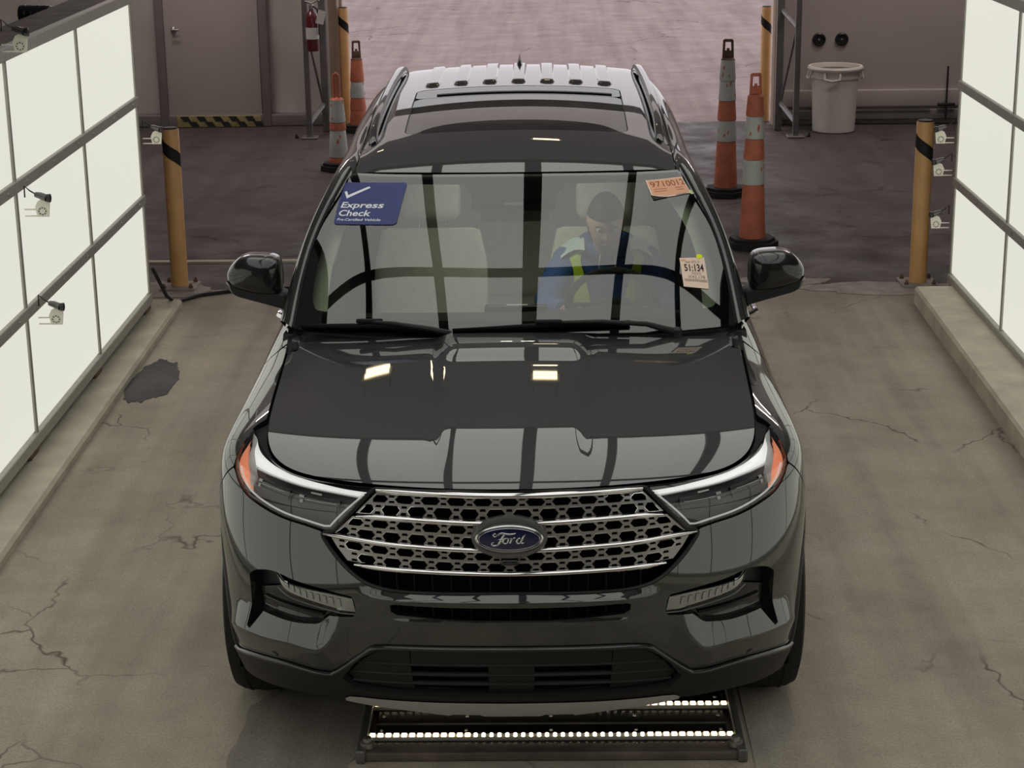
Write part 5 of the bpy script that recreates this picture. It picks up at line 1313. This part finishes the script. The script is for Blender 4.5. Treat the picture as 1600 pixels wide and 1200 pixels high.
ang = [2*math.pi*k/16 for k in range(16)]
OR.sheet('round_sticker', 'tag_green', orr, [(1.03+.075*math.cos(a), .97+.14*math.sin(a)) for a in ang], .0012)
# pale run-number tag
PE = Sticker([(2.136, 1.257), (2.616, 1.24), (2.567, .668), (2.11, .746)])
pe = PE.sheet('run_tag', 'tag_peach', None); tag(pe, 'pale paper tag printed 51:134 low on the windshield', 'paper tag')
PE.text('Sale 2023 21', .20, .78, .10, .18, 'tag_grey', pe, .005)
PE.text('51:134', .12, .90, .22, .46, 'tag_black', pe, .022)
PE.text('2023', .36, .74, .49, .57, 'tag_grey', pe)
PE.text('X42,178', .22, .90, .60, .70, 'tag_grey', pe)
for k in range(30):
    a = .07+.90*k/30; w = .016 if k % 3 else .008; PE.sheet('barcode_bar', 'tag_grey', pe, [(a, .73), (a+w, .73), (a+w, .81), (a, .81)], .0008)
PE.sheet('yellow_dot', 'tag_yellow', pe, [(.80+.13*math.cos(a), -.03+.075*math.sin(a)) for a in ang], .0014)
PE.sheet('corner_print', 'tag_orange', pe, [(.04, .05), (.20, .05), (.20, .11), (.04, .11)], .0006)
# vehicle number plate under the glass edge
VN = Sticker([(1.99, .12), (2.36, .15), (2.34, .095), (1.98, .065)], -.010)
vn = VN.sheet('number_strip', 'fog_silver', CAR)

# ================================================================== DRIVER
DR = thing('person', 'driver in blue hoodie and lime safety vest at the steering wheel', 'person', (.395, 2.98, .68))
O0 = Vector((.395, 2.98, .68))
def L3(p): return tuple(Vector(p)-O0)
def sup(cx, cy, cz, rx, ry, fwd, n=28, e=.75):
    """super-ellipse section, tilted by fwd"""
    P = []
    for k in range(n):
        a = 2*math.pi*k/n; c, s_ = math.cos(a), math.sin(a); x = rx*math.copysign(abs(c)**e, c); y = ry*math.copysign(abs(s_)**e, s_)
        P.append(L3((cx+x, cy+y*math.cos(fwd), cz-y*math.sin(fwd))))
    return P
TOR = [(2.86, .66, .185, .135), (2.868, .80, .180, .130), (2.875, .93, .190, .132), (2.875, 1.05, .200, .130), (2.865, 1.125, .195, .115), (2.838, 1.168, .140, .090), (2.81, 1.198, .080, .070)]
def torso(k, extra=0):
    A = []
    n = len(TOR); cy = spline1(range(n), [t[0] for t in TOR]); cz = spline1(range(n), [t[1] for t in TOR]); rx = spline1(range(n), [t[2] for t in TOR]); ry = spline1(range(n), [t[3] for t in TOR])
    for q in np.linspace(0, n-1, 30): A.append(sup(.395, float(cy(q)), float(cz(q)), float(rx(q))+k, float(ry(q))+k, .05))
    return A
ARMS = [[(.235, 2.845, 1.115), (.165, 2.76, 1.03), (.135, 2.64, .945), (.17, 2.48, .965), (.215, 2.34, 1.0)], [(.555, 2.845, 1.115), (.63, 2.76, 1.03), (.665, 2.64, .945), (.625, 2.48, .965), (.580, 2.34, 1.0)]]
def smoothpath(P, n): return [tuple(q) for q in curve3(P)(np.linspace(0, len(P)-1, n))]
# --- body: head, neck, chest, arms and hands in one mesh
B = MB()
hc = Vector((.385, 2.655, 1.318)); ht = Matrix.Rotation(math.radians(20), 3, 'X')       # head bent forward and down
A = []
for i in range(25):
    th = math.pi*i/24; row = []
    for k in range(33):
        ph = 2*math.pi*k/32; x = math.sin(th)*math.sin(ph); y = -math.sin(th)*math.cos(ph); z = math.cos(th)   # ph=0 faces -y
        fx = .076*(1-.20*max(0, -z)**1.5); px = x*fx; py = y*.096; pz = z*.122
        front = max(0, -y)
        pz -= .012*front*max(0, -z); py -= .012*front*max(0, -z-.2)                     # chin
        if front > .5:
            py -= .024*math.exp(-((x/.16)**2+((z+.10)/.16)**2))                         # nose
            py += .010*math.exp(-(((abs(x)-.36)/.18)**2+((z-.10)/.10)**2))              # eye sockets
            py -= .006*math.exp(-((x/.34)**2+((z+.42)/.07)**2))                         # lips
            py -= .005*math.exp(-((x/.7)**2+((z-.26)/.08)**2))                          # brow
        v = ht @ Vector((px, py, pz)); row.append(L3(v+hc))
    A.append(row)
B.grid(A)
nk = [hc+ht @ Vector((0, .025, -.07)), Vector((.39, 2.745, 1.21)), Vector((.395, 2.81, 1.16))]
B.tube([L3(p) for p in smoothpath([tuple(p) for p in nk], 8)], [.056, .055, .055, .056, .058, .062, .066, .07], 18)
T_ = torso(-.012); B.grid([r+[r[0]] for r in T_])
for arm in ARMS:
    P = smoothpath(arm, 20); B.tube([L3(p) for p in P], [.052-.022*k/19 for k in range(20)], 12)
    s_ = 1 if arm[0][0] > .395 else -1; w = Vector(arm[-1]); d = Vector((-s_*.02, -.085, .012))
    B.tube([L3(w), L3(w+d*.4), L3(w+d*.8), L3(w+d*1.05)], [.026, .036, .038, .026], 12)     # palm
    for f in range(4):   # fingers curl over the rim
        b0 = w+d*(.92)+Vector((0, -.004, .030-.020*f)); ln = (.026, .030, .029, .022)[f]
        p1 = b0+Vector((-s_*ln*.3, -ln, .004)); p2 = p1+Vector((-s_*ln*.85, -ln*.35, .002)); p3 = p2+Vector((-s_*ln*.55, ln*.5, 0))
        B.tube([L3(b0), L3(p1), L3(p2), L3(p3)], [.0095, .009, .008, .0065], 8)
    t0 = w+d*.45+Vector((-s_*.022, 0, .024)); B.tube([L3(t0), L3(t0+Vector((-s_*.022, -.02, .014))), L3(t0+Vector((-s_*.026, -.045, .012)))], [.012, .0105, .008], 8)
for s_ in (-1, 1):   # ears
    e = hc+ht @ Vector((s_*.076, .012, .0)); B.lathe([(.001, -.006), (.026, -.004), (.028, .003), (.020, .006), (.001, .004)], L3(e), 14, 'x', cap=False)
B.build('body', 'skin', DR, True, 80)
for s_ in (-1, 1):
    e = hc+ht @ Vector((s_*.030, -.083, .014)); MB().lathe([(.001, .010), (.008, .007), (.0105, 0), (.008, -.007), (.001, -.010)], L3(e), 12, 'y', cap=False).build('eye', 'eye_white', DR)
    p = e+Vector((0, -.0095, -.003)); MB().lathe([(.0045, .002), (.004, -.001), (.001, -.002)], L3(p), 10, 'y', cap=False).build('iris', 'hair_dark', DR)
    bq = hc+ht @ Vector((s_*.031, -.094, .034)); MB().tube([L3(bq+Vector((-.016, .004, 0))), L3(bq), L3(bq+Vector((.016, .004, 0)))], [.003, .0045, .003], 6).build('eyebrow', 'hair_dark', DR)
mq = hc+ht @ Vector((0, -.098, -.054)); MB().tube([L3(mq+Vector((-.022, .008, 0))), L3(mq), L3(mq+Vector((.022, .008, 0)))], [.003, .0055, .003], 8).build('mouth', 'lip', DR)
# short dark hair
A = []
for i in range(13):
    th = math.pi*.42*i/12; row = []
    for k in range(33):
        ph = 2*math.pi*k/32; x = math.sin(th)*math.sin(ph); y = -math.sin(th)*math.cos(ph); z = math.cos(th)
        v = ht @ (Matrix.Rotation(math.radians(-11), 3, 'X') @ Vector((x*.084, y*.104, z*.128))+Vector((0, .004, .008))); row.append(L3(v+hc))
    A.append(row)
MB().grid(A).build('hair', 'hair_dark', DR)
A = [[L3(ht @ Vector((.082*math.sin(a)*k, .012-.098*math.cos(a)*k, -.02-.055*j))+hc) for a in np.linspace(math.pi*.55, math.pi*1.45, 18)] for j, k in ((-.6, 1.0), (0, 1.0), (1, .92), (1.6, .8))]
MB().grid(A).build('hair', 'hair_dark', DR)
# --- hoodie: torso, sleeves, hood roll
H_ = MB(); T_ = torso(.006); H_.grid([r+[r[0]] for r in T_])
for arm in ARMS:
    P = smoothpath(arm, 24)[:-1]; H_.tube([L3(p) for p in P], [.074-.026*k/22+.004*math.sin(k*2.1) for k in range(23)], 16)
hd_ = [Vector((.395+.105*math.sin(a), 2.80-.075*math.cos(a)+.02, 1.185+.025*math.cos(a+math.pi)*.8)) for a in np.linspace(0, 2*math.pi, 25)[:-1]]
H_.tube([L3(p) for p in hd_], .034, 12, closed=True)
ho = H_.build('hoodie', 'hoodie_blue', DR, True, 80)
for q in (-.03, .03): MB().tube([L3((.395+q, 2.715, 1.165)), L3((.395+q*1.2, 2.715, 1.12)), L3((.395+q*1.1, 2.735, 1.06))], .0035, 6).build('draw_cord', 'paper_white', ho)
# --- safety vest: two front panels, shoulders and back; stripes on top
def vest_panel(name, a0, a1, q0, q1, mat, parent, k):
    n = len(TOR); cy = spline1(range(n), [t[0] for t in TOR]); cz = spline1(range(n), [t[1] for t in TOR]); rx = spline1(range(n), [t[2] for t in TOR]); ry = spline1(range(n), [t[3] for t in TOR]); A = []
    for i, q in enumerate(np.linspace(q0, q1, 22)):
        f = i/21; row = []
        for a in np.linspace(a0[0]+(a0[1]-a0[0])*f, a1[0]+(a1[1]-a1[0])*f, 14):
            c, s_ = math.cos(a), math.sin(a); x = (float(rx(q))+k)*math.copysign(abs(c)**.75, c); y = (float(ry(q))+k)*math.copysign(abs(s_)**.75, s_)
            row.append(L3((.395+x, float(cy(q))+y*math.cos(.05), float(cz(q))-y*math.sin(.05))))
        A.append(row)
    return MB().grid(A).build(name, mat, parent)
R_ = math.radians
v0 = vest_panel('safety_vest', (R_(-5), R_(-20)), (R_(185), R_(200)), .4, 4.9, 'vest_lime', DR, .014)
for s_ in (-1, 1):
    def an_(d): return R_(-90+s_*d)
    vest_panel('vest_front', (an_(4), an_(34)), (an_(86), an_(80)), .4, 5.0, 'vest_lime', v0, .015)
    vest_panel('orange_stripe', (an_(36), an_(52)), (an_(48), an_(62)), .4, 5.05, 'vest_orange', v0, .018)
    vest_panel('silver_stripe', (an_(48), an_(62)), (an_(66), an_(80)), .4, 5.05, 'vest_silver', v0, .018)
    sh = [(.395+s_*.10, 2.80, 1.185), (.395+s_*.15, 2.845, 1.175), (.395+s_*.205, 2.86, 1.135)]
    A = [[L3((p[0], p[1]+dy, p[2]+.035-abs(dy)*.35)) for dy in np.linspace(-.10, .09, 10)] for p in smoothpath(sh, 8)]
    MB().grid(A).build('vest_shoulder', 'vest_silver', v0)
vest_panel('waist_stripe', (R_(-178), R_(-178)), (R_(-2), R_(-2)), 1.2, 1.75, 'vest_orange', v0, .021)
vest_panel('waist_reflector', (R_(-178), R_(-178)), (R_(-2), R_(-2)), 1.35, 1.6, 'vest_silver', v0, .023)
# --- trousers and shoes
tr_ = MB()
for s_ in (-1, 1):
    P = smoothpath([(.395+s_*.09, 2.90, .69), (.395+s_*.13, 2.75, .73), (.395+s_*.15, 2.50, .735), (.395+s_*.13, 2.36, .55), (.395+s_*.11, 2.25, .37)], 20)
    tr_.tube([L3(p) for p in P], [.095-.045*k/19 for k in range(20)], 14)
tr_.build('trousers', 'trouser_dark', DR, True, 80)
for s_ in (-1, 1): MB().rbox(L3((.395+s_*.11, 2.18, .345)), (.09, .25, .08), .03).build('shoe', 'cap_dark', DR)
